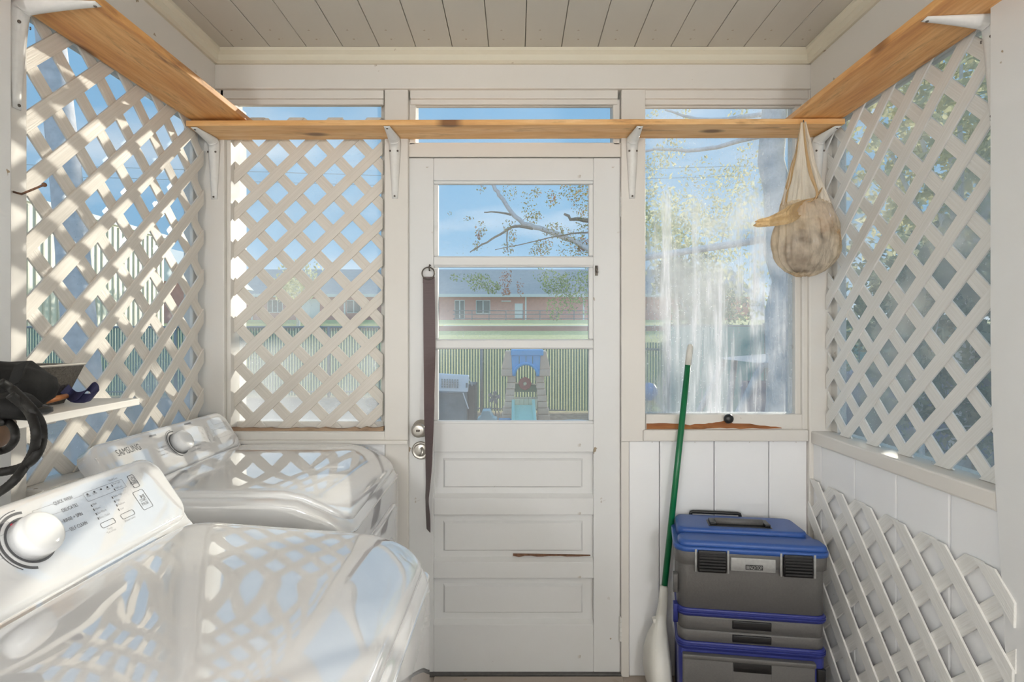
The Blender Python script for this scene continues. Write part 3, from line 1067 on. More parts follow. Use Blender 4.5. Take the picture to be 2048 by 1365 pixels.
def dial(fc, px, r, hgt, parent):
    a, b = fc.hit(*px)
    kn = MB().lathe([(r, 0), (r * .97, hgt * .75), (r * .92, hgt * .92), (r * .8, hgt * 1.0), (r * .5, hgt * 1.06), (r * .1, hgt * 1.08)], fc.pt(a, b, .0008), fc.n, 40).build('dial_knob', MT['knob'], parent, smooth=True)
    m = MB()
    fc.arc(a, b, r + .0018, .0035, 0, 360, MT['print'], parent, name='dial_seat', n=48)
    fc.arc(a, b, r + .011, .0042, 75, 250, MT['print'], parent)
    fc.arc(a, b, r + .0165, .0013, 85, 225, MT['print'], parent)
    return a, b


# ------------------------------------------------------------------ washing machine and dryer
def machine(name, label, cat, cx, cy, rz, hd, hw, zdeck, crease, droop, xb, zb_, th, L, lid_mat, slope=0.0):
    t = thing(name, label, cat, (cx, cy, 0))
    M = Matrix.Translation((cx, cy, 0)) @ Matrix.Rotation(rz, 4, 'Z')
    E = MT['enamel']
    zc = zdeck - droop - .035 - slope * hd
    slab(MB(), -hd, hd - .004, -hw, hw, .035, lambda x, y: zc, .03, .006, rings=3).xf(M).build('cabinet', E, t, smooth=True)
    for sx in (-1, 1):
        for sy in (-1, 1):
            MB().lathe([(.022, 0), (.024, .012), (.016, .015), (.016, .04)], M @ Vector((sx * (hd - .07), sy * (hw - .07), 0)), (0, 0, 1), 14).build('foot', MT['black_pl'], t)
    def top(x, y):
        z = zdeck - .03 - .008 * (y / hw) ** 4 - slope * x
        return z - (droop * ((x - crease) / (hd - crease)) ** 1.8 if x > crease else 0)
    slab(MB(), -hd, hd, -hw - .002, hw + .002, zc - .004, lambda x, y: top(x, y) + .012, .075, .022, rings=14).xf(M).build('top_deck', E, t, smooth=True)
    lid = slab(MB(), xb + .012, hd - .012, -hw + .02, hw - .02, zdeck - droop - .03 - slope * hd, lambda x, y: top(x, y) + .027, .06, .010, rings=18)
    lid.xf(M).build('lid', lid_mat, t, smooth=True)
    # console: sloping slab with rounded ends on a wedge
    up = Vector((-math.cos(th), 0, math.sin(th)))
    Rz = M.to_3x3()
    fc = Face(M @ Vector((xb, -hw, zb_)), Rz @ Vector((0, 1, 0)), Rz @ up)
    q = Face(M @ Vector((xb, -hw, zb_)), Rz @ Vector((0, 1, 0)), Rz @ up)
    Mf = q.mat(0, 0, 0)
    Wd = 2 * hw
    def ftop(x, y):
        return 0.0
    con = slab(MB(), .003, Wd - .003, -.008, L, -.05, ftop, .042, .013, rings=8).xf(Mf).build('console', E, t, smooth=True)
    xt, zt_ = xb + up.x * L, zb_ + up.z * L
    wedge = [(xb - .002, zdeck - .04), (xb + .010, zdeck - .012), (xb - .004, zb_ - .012), (xt + .02, zt_ - .03), (xt - .015, zt_ - .035), (-hd + .01, zt_ - .09), (-hd + .005, zdeck - .06)]
    MB().prism(wedge, (1, 0, 0), (0, 0, 1), (0, 1, 0), (0, -hw + .006, 0), Wd - .012).xf(M).build('console_base', E, t, bevel=.008, seg=3)
    return t, con, fc, M


WX, WY = -.532, .838
wash, con, fc, Mw = machine('washing_machine', 'glossy white top-load washing machine nearest the camera', 'washing machine', WX, WY, 0, .357, .343, .918, .215, .05, -.69 - WX, .932, R(56), .148, MT['enamel_lid'], .075)
PR, PL = MT['print'], MT['print_light']
dial(fc, (62, 1080), .035, .026, con)
for s, a, b in (('QUICK WASH', (107.7, 1010.3), (146.8, 999.3)), ('DELICATES', (124.6, 1024.8), (156.9, 1014.3)),
                ('RINSE + SPIN', (128.1, 1045), (166.4, 1031.9)), ('SELF CLEAN', (140.7, 1062.6), (175.8, 1049.5)),
                ('POWER', (262.6, 972), (277.4, 966)), ('START', (282, 1005.5), (294.5, 1000)), ('PAUSE', (285.7, 1012.5), (297.8, 1007))):
    fc.text(s, a, b, PR, con, tall=.0062)
for s, a, b in (('Hot', (185.7, 1012), (193.4, 1009)), ('Warm', (190, 1021.5), (201, 1017)), ('Eco Warm', (195.6, 1029), (213, 1022)), ('Eco. Cold', (200, 1038.5), (219.8, 1030)),
                ('Extra High', (227.5, 996.5), (244, 989)), ('High', (232, 1004.5), (239.5, 1001)), ('Medium', (236, 1012.5), (250, 1007)), ('Low', (241, 1020.5), (248, 1018)),
                ('Temp.', (215, 1060.9), (226.4, 1057.1)), ('Water Level', (250.5, 1045), (271.4, 1035.8)), ('*Extra Rinse', (214.5, 1069), (232.5, 1060.5)),
                ('Door Lock', (226.5, 971), (240.5, 965.5)), ('Child Lock', (231, 980), (244.5, 974)), ('Wash', (174.5, 995.5), (182, 993)), ('Rinse', (186.5, 990.5), (194.5, 987.5)),
                ('Spin', (214, 981), (220.5, 978.5)), ('*Hold 3 sec', (217.5, 964.5), (235, 957.5))):
    fc.text(s, a, b, PL, con, tall=.0040)
fc.frame((175.8, 1005), (242.9, 958.9), PL, con, t=.0007, r=.002, name='display_outline')
fc.frame((252.8, 953.5), (281, 973), PR, con)
fc.frame((287.9, 1022), (284, 978), PR, con)
fc.frame((205.5, 1058.7), (226.4, 1035.8), PR, con)
fc.frame((246, 1040.7), (264.8, 1018.7), PR, con)
a, b = fc.hit(265.5, 959)
fc.arc(a, b, .0042, .0009, 115, 425, PR, con, name='power_symbol')
fc.rect(a - .0005, b + .001, a + .0005, b + .0055, PR, con, 'power_symbol')
a, b = fc.hit(284.5, 993)
MB().add([fc.pt(a - .005, b - .004, .0004), fc.pt(a + .001, b, .0004), fc.pt(a - .005, b + .004, .0004)], [(0, 1, 2)]).build('play_symbol', PR, con)
fc.rect(a + .002, b - .004, a + .003, b + .004, PR, con, 'pause_symbol')
fc.rect(a + .0045, b - .004, a + .0055, b + .004, PR, con, 'pause_symbol')
for u, v in ((183, 1012.5), (187.5, 1020.5), (192.5, 1029), (196.5, 1038), (224.5, 996), (229.5, 1004), (233.5, 1012), (237.5, 1020.5), (224.2, 972), (229, 980)):
    a, b = fc.hit(u, v)
    fc.rect(a - .0011, b - .0022, a + .0011, b + .0022, PR, con, 'indicator')
for u, v in ((174.8, 989.5), (188.2, 984.5), (201.6, 979.5), (214.5, 975.2)):
    a, b = fc.hit(u, v)
    fc.rect(a - .002, b - .0016, a + .002, b + .0016, PR, con, 'indicator')
for pts in (((65, 1026), (65, 1023), (106, 1009)), ((100, 1032), (123, 1024)), ((120, 1046), (127, 1043)), ((130, 1065), (139, 1061)), ((23, 1052), (14, 1043), (0, 1047)), ((8, 1070), (0, 1073)), ((7, 1092), (0, 1096)), ((14, 1113), (0, 1120)), ((148, 998), (165, 991))):
    fc.line(pts, .0006, PL, con)
a, b = fc.hit(24, 1053)
fc.arc(a, b, 0.0018, .0036, 0, 360, MT['red'], con, name='red_dot', n=12, h=.0012)

DX, DY, DR = -.777, 1.752, R(.8)
dry, con, fc, Mdr = machine('clothes_dryer', 'glossy white clothes dryer by the lattice window, behind the washing machine', 'dryer', DX, DY, DR, .347, .335, .908, .16, .085, -.245, .902, R(56), .145, MT['enamel'])
dial(fc, (357, 888), .034, .032, con)
fc.text('SAMSUNG', (236.7, 913.5), (283.4, 899.6), PR, con, tall=.020)
for bl, tr in (((433, 872), (441, 845)), ((422, 860), (428, 838)),):
    pass
for u0, v0, u1, v1 in ((436, 878, 455, 852), (427, 851, 440, 832)):
    fc.frame((u0, v0), (u1, v1), PL, con, t=.0009)
for u0, v0, u1, v1 in ((298, 874, 310, 867), (368, 850, 380, 844)):
    a0, b0 = fc.hit(u0, v0)
    a1, b1 = fc.hit(u1, v1)
    fc.rect(a0, b0 - .003, a1, b0 + .003, PL, con, 'indicator')
for s, a, b in (('NORMAL', (316, 899), (335, 893)), ('HEAVY DUTY', (317, 906), (338, 899)), ('TIME DRY', (322, 913), (340, 907)), ('QUICK DRY', (382, 906), (402, 897)), ('WRINKLE', (386, 897), (402, 889))):
    fc.text(s, a, b, PL, con, tall=.0042)
for k in range(4):
    for j in range(3):
        a, b = fc.hit(404 + 9 * j + 2 * k, 860 + 8 * k - 4 * j)
        fc.rect(a - .001, b - .0016, a + .001, b + .0016, PL, con, 'indicator')
# front door of the dryer
m = slab(MB(), -.25, .25, -.24, .24, 0, lambda x, y: .018, .05, .01, rings=4)
Q = Mdr @ Matrix.Translation((.340, 0, .46)) @ Matrix.Rotation(R(90), 4, 'Y')
dd = m.xf(Q).build('loading_door', MT['enamel'], dry, smooth=True)
m = slab(MB(), -.16, .16, -.17, .17, 0, lambda x, y: .008, .07, .006, rings=4)
m.xf(Mdr @ Matrix.Translation((.356, 0, .46)) @ Matrix.Rotation(R(90), 4, 'Y')).build('door_recess', MT['enamel'], dd, smooth=True)

# ------------------------------------------------------------------ brown strap on the door
st = thing('hanging_strap', 'long brown webbing strap hanging from a ring on the door', 'strap', at(857, 1065, D - .02))
m = MB()
c = at(856.5, 547, D - .02)
ringpts = [c + Vector((.0235 * math.cos(R(a)), .004 * math.sin(R(a)), .0235 * math.sin(R(a)))) for a in range(0, 361, 15)]
m.tube(ringpts, .0026, 8, caps=False).build('ring', MT['dark_steel'], st, smooth=True)
path = [(858, 556, 12, 0), (858, 580, 12.2, 5), (858.5, 640, 12, 8), (859, 700, 12, 0), (859, 760, 11.5, -12), (858.5, 810, 11, -24), (858, 850, 10, -35), (858, 890, 8.5, -48), (857.5, 930, 7.5, -52), (856, 970, 5.5, -64), (854, 1000, 4.5, -70), (856, 1030, 5.5, -60), (857, 1062, 5, -62)]
pts, dirs = [], []
for i, (u, v, hwid, tw) in enumerate(path):
    yv = D - .014 - .010 * (1 if 850 < v < 1000 else .6 if v > 800 else .0)
    if 800 < v < 930: yv = D - .085
    if 760 <= v <= 800 or 930 <= v <= 980: yv = D - .05
    pts.append(at(u, v, yv))
    hh = .0225
    a = R(max(-70, min(70, math.degrees(math.acos(min(1, hwid * yv / F / hh)))))) * (1 if tw >= 0 else -1)
    dirs.append(Vector((math.cos(a), math.sin(a), 0)) * hh)
def smooth_path(P, n=5):
    out = []
    for i in range(len(P) - 1):
        p0, p1, p2, p3 = P[max(i - 1, 0)], P[i], P[i + 1], P[min(i + 2, len(P) - 1)]
        for k in range(n):
            t = k / n
            out.append(.5 * ((2 * p1) + (p2 - p0) * t + (2 * p0 - 5 * p1 + 4 * p2 - p3) * t * t + (3 * p1 - p0 - 3 * p2 + p3) * t ** 3))
    out.append(P[-1])
    return out
sp, sdv = smooth_path(pts), smooth_path(dirs)
MB().ribbon(sp, sdv, .0025).build('webbing', MT['strap'], st)
MB().ribbon([sp[0] + Vector((0, -.003, .004)), sp[3] + Vector((0, -.003, 0))], [sdv[0] * 1.02, sdv[3] * 1.02], .003).build('stitched_fold', MT['strap'], st)

# ------------------------------------------------------------------ white board shelf on the left wall with its things
hS = .147
zs = EYE - hS
def onshelf(u, v): 
    y = hS * F / (v - VV)
    return Vector(((u - VU) / F * y, y, zs))
wsf = thing('wall_shelf', 'white painted board shelf on the left wall above the washing machine', 'shelf', (-.98, .9, zs - .015))
x_f = (280 - VU) / F * 1.262
MB().prism([(x_f, 1.262), (x_f + .03, .45), (-1.119, .45), (-1.119, 1.262)], (1, 0, 0), (0, 1, 0), (0, 0, 1), (0, 0, zs - .0155), .0155).build('board', P_, wsf, bevel=.002)
for yb in (.62, 1.1):
    MB().box(-1.119, -1.10, yb, yb + .02, zs - .20, zs - .0156).box(-1.0995, -.93, yb, yb + .02, zs - .034, zs - .0156).build('support', P_, wsf, bevel=.002)

pan = thing('loaf_pan', 'dark speckled metal loaf pan at the left edge on the white shelf', 'pan', onshelf(70, 800))
y0p, y1p = .985, 1.165
def panpt(x, y, z): return Vector((x, y, z))
xr = -.937
ht = .083
xo, xi = xr + .020, xr - .015
wo = .14
a = [(xo - wo, y0p - .012), (xo, y0p - .012), (xo, y1p + .012), (xo - wo, y1p + .012)]
b = [(xi - wo + .03, y0p), (xi, y0p), (xi, y1p), (xi - wo + .03, y1p)]
e_ = .003
rows = [[(x, y, zs + .001) for x, y in b], [(x, y, zs + ht) for x, y in a]]
ctr = (xo - wo / 2, (y0p + y1p) / 2)
ins = lambda q, k: [(ctr[0] + (x - ctr[0]) * k, ctr[1] + (y - ctr[1]) * k) for x, y in q]
rows += [[(x, y, zs + ht) for x, y in ins(a, .955)], [(x, y, zs + .005) for x, y in ins(b, .95)]]
m = MB().grid(rows, True)
m.f.append((3, 2, 1, 0))
m.f.append((12, 13, 14, 15))
m.build('tray', MT['pan'], pan, fix=True)
mm = MB()
rim = [Vector((x, y, zs + ht)) for x, y in a]
mm.tube(rim + [rim[0]], .0026, 6, caps=False).build('rolled_rim', MT['steel'], pan)

stp = thing('coiled_strap', 'navy webbing strap curled on the white shelf', 'strap', onshelf(170, 795))
P0 = [(98, 764, 3), (112, 768, 3), (128, 778, 3), (140, 790, 2), (150, 795, 1), (165, 790, 1.5), (180, 775, 2), (188, 778, 3), (191, 790, 3), (180, 797, 1), (160, 798, 0), (148, 796, 0)]
pts = []
dirs = []
for u, v, hgt in P0:
    yb = 1.13
    pts.append(at(u, v - 1, yb + (.02 if hgt > 1.5 else 0)))
    dirs.append(Vector((.003, .006, .0085)))
MB().ribbon(smooth_path(pts, 4), smooth_path(dirs, 4), .002).build('webbing', MT['navy_strap'], stp)
pts = [at(96, 770, 1.16), at(110, 776, 1.16), at(124, 784, 1.16), at(136, 793, 1.15)]
MB().ribbon(smooth_path(pts, 4), [Vector((.003, .008, .013 - .0008 * k)) for k in range(13)], .002).build('blue_lining', MT['blue_strap'], stp)
hk = thing('snap_clip', 'copper coloured spring clip lying on the white shelf', 'clip', onshelf(115, 800))
MB().tube([at(92, 802, 1.10), at(115, 797, 1.11), at(134, 792.5, 1.13)], [.007, .006, .005], 8).build('handle', MT['copper'], hk, smooth=True)
MB().tube([at(92, 796, 1.16), at(106, 791, 1.17), at(122, 790, 1.18), at(136, 793, 1.16)], .0028, 8).build('gate', MT['rust'], hk, smooth=True)

# black tool bag (lumpy), leather pouch and hose
def blob(name, rows, mat, parent, wob=.006, seed=0, n=26, scale=14):
    """rows: (centre, half-width vector, half-depth vector) from end to end"""
    R_ = []
    for c, a, b in rows:
        ring = []
        for k in range(n):
            t = 2 * math.pi * k / n
            p = Vector(c) + Vector(a) * math.cos(t) + Vector(b) * math.sin(t)
            p += Vector((noise.noise(p * scale + Vector((seed, 0, 0))), noise.noise(p * scale + Vector((0, seed, 7))), noise.noise(p * scale + Vector((3, 1, seed))))) * wob
            ring.append(p)
        R_.append(ring)
    m = MB().grid(R_, True)
    m.f.append(tuple(range(n))[::-1])
    m.f.append(tuple(len(m.v) - n + k for k in range(n)))
    return m.build(name, mat, parent, smooth=True, fix=True)

bg = thing('tool_bag', 'black bag slumped over the white shelf at the left edge', 'bag', (-.88, .88, zs))
yb = .93
def lump(u, v, hu, hd, yd=.05, y=yb, tilt=0):
    c = at(u, v, y)
    return (c, Vector((hu / F * y, 0, tilt)), Vector((0, yd, 0)))
blob('pouch', [lump(0, 722, 6, 0, .02), lump(6, 727, 26, 0, .045), lump(12, 740, 52, 0, .06), lump(16, 762, 64, 0, .07), lump(18, 785, 66, 0, .07), lump(16, 803, 60, 0, .065), lump(10, 815, 44, 0, .05)], MT['black_cloth'], bg, .012, 3, 30, 22)
m = MB()
q = [at(44, 728, .855), at(38, 742, .85), at(33, 756, .85), at(27, 770, .85)]
m.ribbon(q, [Vector((.010, 0, .004))] * 4, .004).build('band', MT['black_cloth'], bg)
blob('flap', [lump(-20, 790, 30, 0, .03, .82), lump(10, 795, 44, 0, .035, .82), lump(30, 815, 45, 0, .035, .82), lump(38, 832, 36, 0, .03, .82), lump(30, 842, 14, 0, .02, .82)], MT['black_cloth'], bg, .010, 9, 26, 20)
blob('buckle', [lump(74, 812, 5, 0, .012, .83), lump(80, 816, 12, 0, .016, .83), lump(82, 824, 11, 0, .016, .83), lump(78, 830, 5, 0, .01, .83)], MT['black_pl'], bg, .004, 2, 14, 60)
lb = thing('leather_pouch', 'brown leather pouch hanging under the black bag at the left edge', 'pouch', at(0, 880, .86))
blob('pouch_body', [lump(8, 838, 8, 0, .012, .87), lump(4, 846, 17, 0, .02, .87), lump(0, 868, 17, 0, .024, .87), lump(-6, 890, 12, 0, .02, .87), lump(-8, 898, 4, 0, .008, .87)], MT['leather'], lb, .004, 5, 20, 30)
def hose(label, px, y, r):
    t = thing('rubber_hose', label, 'hose', at(*px[-1], y), 'black hoses hanging from the bag')
    P = [at(u, v, y + .012 * math.sin(i * 1.7)) for i, (u, v) in enumerate(px)]
    S = smooth_path(P, 8)
    rr = [r * (1 + .05 * (k % 2)) for k in range(len(S))]
    MB().tube(S, rr, 12).build('tube', MT['hose'], t, smooth=True)
hose('thick black hose looping from the black bag past its right side to the left edge', [(0, 765), (25, 780), (48, 802), (68, 825), (82, 850), (84, 880), (76, 905), (60, 925), (35, 938), (0, 945), (-30, 946)], .79, .0061)
hose('black hose hanging lowest in front of the washing machine console', [(20, 790), (50, 815), (66, 840), (72, 870), (68, 900), (52, 930), (28, 962), (0, 984), (-30, 998)], .775, .0059)
hose('short black hose loop close to the leather pouch', [(0, 846), (16, 845), (28, 858), (30, 878), (20, 894), (5, 902), (-20, 906)], .80, .0052)

# ------------------------------------------------------------------ plastic grocery bag
bag = thing('plastic_bag', 'stuffed tan plastic grocery bag hanging from the shelf', 'bag', at(1612, 552, 1.935))
rows_px = [(244, 1602, 1612), (262, 1599, 1616), (285, 1594, 1622), (320, 1586, 1628), (350, 1578, 1636), (380, 1569, 1646), (405, 1563, 1656), (430, 1557, 1667), (455, 1552, 1676), (475, 1549, 1680), (495, 1549, 1680), (515, 1552, 1674), (530, 1559, 1664), (543, 1572, 1648), (551, 1590, 1630), (553, 1603, 1617)]
YB = 1.925
def bagring(v, ul, ur, n=56, k=1.0, wr=1.0, seed=0, dep=.62):
    c = at((ul + ur) / 2, v, YB)
    hw_ = (ur - ul) / 2 / F * YB * k
    ring = []
    tt = (v - 243) / 310
    for j in range(n):
        t = 2 * math.pi * j / n
        fold = abs(noise.noise(Vector((math.cos(t) * 3.2, math.sin(t) * 3.2, tt * 1.6 + seed)))) * 2        # long folds running down from the knot
        fine = abs(noise.noise(Vector((math.cos(t) * 9, math.sin(t) * 9, tt * 5 + seed)))) * 2
        lump = noise.noise(Vector((math.cos(t) * 1.6, math.sin(t) * 1.6, tt * 8 + seed)))
        w = 1 + wr * (-.20 * fold * (1 - .45 * tt) - .09 * fine + .13 * lump + .10)
        ring.append((c.x + hw_ * math.cos(t) * (1 + (w - 1) * .75), min(c.y + hw_ * dep * math.sin(t) * w, 2.0), c.z + .006 * noise.noise(Vector((math.cos(t) * 4, math.sin(t) * 4, tt * 9 + seed)))))
    return ring
rows_i = []
for (a, b) in zip(rows_px, rows_px[1:]):
    for k in range(5):
        t = k / 5
        rows_i.append(tuple(a[i] + (b[i] - a[i]) * t for i in range(3)))
rows_i.append(rows_px[-1])
low_rows = [r for r in rows_i if r[0] >= 404]
up_rows = [r for r in rows_i if r[0] <= 412]
NB = 110
# lower sack
m = MB().grid([bagring(*r, n=NB) for r in low_rows], True)
m.f.append(tuple(len(m.v) - NB + k for k in range(NB)))
m.build('sack', MT['bag'], bag, smooth=True, fix=True)
# upper part: the back web and right web, open towards the front left
def part_ring(r, t0, t1, seed=0):
    full = bagring(*r, n=144, seed=seed)
    return [full[int(round(t0 / 360 * 144 + (t1 - t0) / 360 * 144 * k / 50)) % 144] for k in range(51)]
MB().grid([part_ring(r, 10, 190) for r in up_rows]).build('back_handle', MT['bag_light'], bag, smooth=True)
MB().grid([part_ring(r, 292, 376) for r in up_rows]).build('front_handle', MT['bag_light'], bag, smooth=True)
MB().grid([part_ring(r, 178, 198) for r in up_rows]).build('left_handle_edge', MT['bag_dark'], bag, smooth=True)
# folded rim with its twisted tail
rim_px = [(1509, 447, 3), (1518, 446, 7), (1535, 444, 9), (1556, 438, 13), (1580, 429, 17), (1603, 418, 15), (1620, 408, 9), (1632, 396, 5), (1640, 380, 3)]
P = [at(u, v, YB - .085 + (.05 if u > 1600 else 0) - (.0 if u > 1540 else -.02)) for u, v, w in rim_px]
S = smooth_path(P, 5)
Wd_ = smooth_path([Vector((0, -.006, w / F * YB)) for u, v, w in rim_px], 5)
rows = []
for i, (p, w) in enumerate(zip(S, Wd_)):
    row = []
    for j in range(9):
        f = j / 4 - 1
        row.append(p + w * f + Vector((0, -.010 * math.cos(f * 3.1 + i * .12) - .006 * abs(math.sin(f * 7 + i * .16)), 0)))
    rows.append(row)
MB().grid(rows).build('folded_rim', MT['bag_dark'], bag, smooth=True)
P = [at(u, v, YB - .07) for u, v in ((1607, 246), (1612, 300), (1622, 350), (1634, 384), (1628, 400), (1614, 404))]
MB().ribbon(smooth_path(P, 5), smooth_path([Vector((.002, -.002, .001)), Vector((.003, -.002, .001)), Vector((.0045, -.003, .001)), Vector((.003, -.002, .001)), Vector((.004, -.003, .003)), Vector((.002, 0, .002))], 5), .0012).build('handle_edge', MT['bag_dark'], bag, smooth=True)
def stuffing(name, v0, v1, ul, ur, mat, seed, dep=.5, yo=0.0):
    rr = []
    for k in range(11):
        t = k / 10
        s = max(.04, math.sin(math.pi * (t * .92 + .04)) ** .5)
        cx = (ul + ur) / 2
        h = (ur - ul) / 2 * s
        rr.append(bagring(v0 + (v1 - v0) * t, cx - h, cx + h, 40, 1, 1.2, seed, dep))
    rr = [[(p[0], p[1] + yo, p[2]) for p in ring] for ring in rr]
    m = MB().grid(rr, True)
    m.f.append(tuple(range(40)))
    m.f.append(tuple(len(m.v) - 40 + k for k in range(40)))
    return m.build(name, mat, bag, smooth=True, fix=True)
stuffing('crumpled_contents', 462, 544, 1560, 1662, MT['contents'], 4, .5)
stuffing('white_contents', 405, 470, 1618, 1662, MT['contents_white'], 8, .8, -.018)
MB().tube([at(1607, 242, 1.963), at(1607, 245, 1.935), at(1607, 241, 1.928)], .002, 6).build('nail', MT['dark_steel'], bag)

# ------------------------------------------------------------------ long-handled scoop
scp = thing('dustpan', 'white dustpan scoop on a long green handle leaning by the blue tool chest', 'dustpan', at(1310, 1372, 2.02))
pT = at(1381, 690, 2.085)
pM = at(1376, 730, 2.083)
pB = at(1328, 1182, 2.035)
MB().tube([pM, pB], .0112, 16).build('handle', MT['green_pole'], scp, smooth=True)
dh = (pT - pM).normalized()
MB().lathe([(.0118, 0), (.0118, .055), (.0112, .068), (.008, .077), (.002, .08)], pM - dh * .001, dh, 16).build('grip_cap', MT['white_pl'], scp, smooth=True)
rows = []
for v, ul, ur, dep in ((1172, 1320, 1333, .012), (1182, 1319, 1335, .014), (1205, 1317, 1334, .014), (1225, 1313, 1333, .016), (1243, 1309, 1332, .018), (1255, 1303, 1332, .03), (1272, 1295, 1332, .05), (1300, 1289, 1333, .075), (1335, 1287, 1334, .09), (1365, 1293, 1334, .10), (1372, 1296, 1334, .10)):
    y = 2.03
    row = []
    for k in range(20):
        t = 2 * math.pi * k / 20
        c = at((ul + ur) / 2, v, y)
        h = (ur - ul) / 2 / F * y
        ct, sn = math.cos(t), math.sin(t)
        pw = lambda q: math.copysign(abs(q) ** .6, q)
        row.append((c.x + h * pw(ct), min(c.y - dep * .3 + dep * pw(sn), 2.105), max(c.z, .003)))
    rows.append(row)
m = MB().grid(rows, True)
m.f.append(tuple(range(20)))
m.f.append(tuple(len(m.v) - 20 + k for k in range(20)))
m.build('scoop', MT['white_pl'], scp, smooth=True, fix=True)
MB().prism([(0, 0), (.016, .004), (.014, -.02), (.002, -.012)], (1, 0, 0), (0, 0, 1), (0, 1, 0), at(1306, 1240, 2.02), .02).build('hook_tab', MT['white_pl'], scp)

# ------------------------------------------------------------------ rolling tool chest
TW, TD = .245, .126
tcx, tcy = .79, 1.93
tool = thing('rolling_tool_chest', 'blue and grey plastic rolling tool chest in the right corner', 'tool chest', (tcx, tcy, 0))
Mt = Matrix.Translation((tcx, tcy, 0)) @ Matrix.Rotation(R(-8), 4, 'Z')
G, B_, N_, K_ = MT['grey_pl'], MT['blue_pl'], MT['navy_pl'], MT['black_pl']
def taper(p): return Vector((p.x * (1 - .10 * max(0, min(1, (p.y + TD) / (2 * TD)))), p.y, p.z))
def tpart(name, x0, x1, y0, y1, z0, z1, mat, rc=.03, re=.005, parent=None, rings=3):
    return slab(MB(), x0, x1, y0, y1, z0, lambda x, y: z1, rc, re, rings=rings).warp(taper).xf(Mt).build(name, mat, parent or tool, smooth=True)
w, d = TW, TD
tpart('base_box', -w + .012, w - .012, -d + .012, d, .03, .262, N_, .02)
bn = tpart('base_front', -w + .026, w - .05, -d - .004, -d + .03, .04, .248, G, .008)
tpart('front_recess', -.062, .062, -d - .0055, -d, .05, .228, MT['grey_pl'], .004, .002, bn)
tpart('drawer_pull', -.06, .06, -d - .0075, -d, .205, .236, K_, .004, .002, bn)
tpart('front_lip', -w + .026, w - .05, -d - .010, -d + .01, .236, .25, G, .004, .003, bn)
tpart('trim_band', -w + .008, w - .008, -d + .002, d - .004, .262, .288, N_, .035)
d2 = tpart('drawer', -w + .012, w - .012, -d + .006, d - .01, .289, .326, G, .035)
tpart('drawer_pull', -.06, .062, -d + .001, -d + .02, .296, .319, K_, .003, .002, d2)
d1 = tpart('drawer', -w + .012, w - .012, -d + .006, d - .01, .328, .372, G, .035)
tpart('drawer_pull', -.06, .062, -d + .001, -d + .02, .340, .366, K_, .003, .002, d1)
tpart('trim_band', -w + .008, w - .008, -d + .002, d - .004, .374, .398, N_, .035)
for zz in (.381, .388):
    tpart('trim_rib', -w + .005, w - .005, -d - .001, d - .006, zz, zz + .003, N_, .036, .001)
for zz in (.270, .277):
    tpart('trim_rib', -w + .005, w - .005, -d - .001, d - .006, zz, zz + .003, N_, .036, .001)
tb = tpart('top_box', -w + .010, w - .010, -d + .004, d - .01, .399, .590, G, .04)
tpart('rim', -w + .002, w - .002, -d - .004, d - .004, .545, .590, G, .045, .004, tb)
lid = tpart('lid', -w - .004, w + .004, -d - .010, d - .002, .590, .606, B_, .05, .006)
tpart('lid_front_ridge', -w + .012, w - .004, -d - .002, -d + .085, .604, .624, B_, .03, .012, lid)
slab(MB(), -w + .012, w - .03, -d + .085, d - .012, .604, lambda x, y: .637, .03, .01, rings=4).warp(taper).xf(Mt).build('lid_raised_top', B_, lid, smooth=True)
# recessed carry handle
tpart('handle_frame', -.118, .105, -.012, .055, .634, .6382, K_, .006, .001, lid)
MB().tube([Vector((-.085, .022, .645)), Vector((.075, .022, .645))], .011, 14).xf(Mt).build('carry_handle', MT['grey_pl'], lid, smooth=True)
tpart('handle_hinge', -.112, -.09, -.006, .045, .636, .648, K_, .003, .002, lid)
tpart('handle_hinge', .08, .10, -.006, .045, .636, .648, K_, .003, .002, lid)
for x0 in (-.172, .094):
    la = tpart('latch', x0, x0 + .089, -d - .017, -d - .003, .528, .598, K_, .004, .002)
    for k in range(6):
        MB().box(x0 + .004, x0 + .085, -d - .0195, -d - .016, .534 + k * .010, .539 + k * .010).xf(Mt).build('latch_rib', K_, la)
    for xx in (x0 - .010, x0 + .092):
        tpart('latch_guide', xx, xx + .007, -d - .012, -d - .003, .526, .600, MT['clear_pl'], .002, .001)
lbp = tpart('label_holder', -.068, .072, -d - .008, -d - .003, .535, .578, MT['clear_pl'], .004, .001)
ffc = Face(Mt @ Vector((0, -d - .0082, .545)), Mt.to_3x3() @ Vector((1, 0, 0)), (0, 0, 1))
ffc.rect(-.022, -.004, .032, .012, K_, lbp, 'brand_plate', .0003)
me = text_mesh('BENCHTOP')
wtx = max(v.co.x for v in me.vertices)
for v_ in me.vertices:
    v_.co.x *= .049 / wtx
    v_.co.y *= .0115 / .7
link_mesh('lettering', me, MT['clear_pl'], lbp, ffc.mat(-.0195, -.0018, .0007))
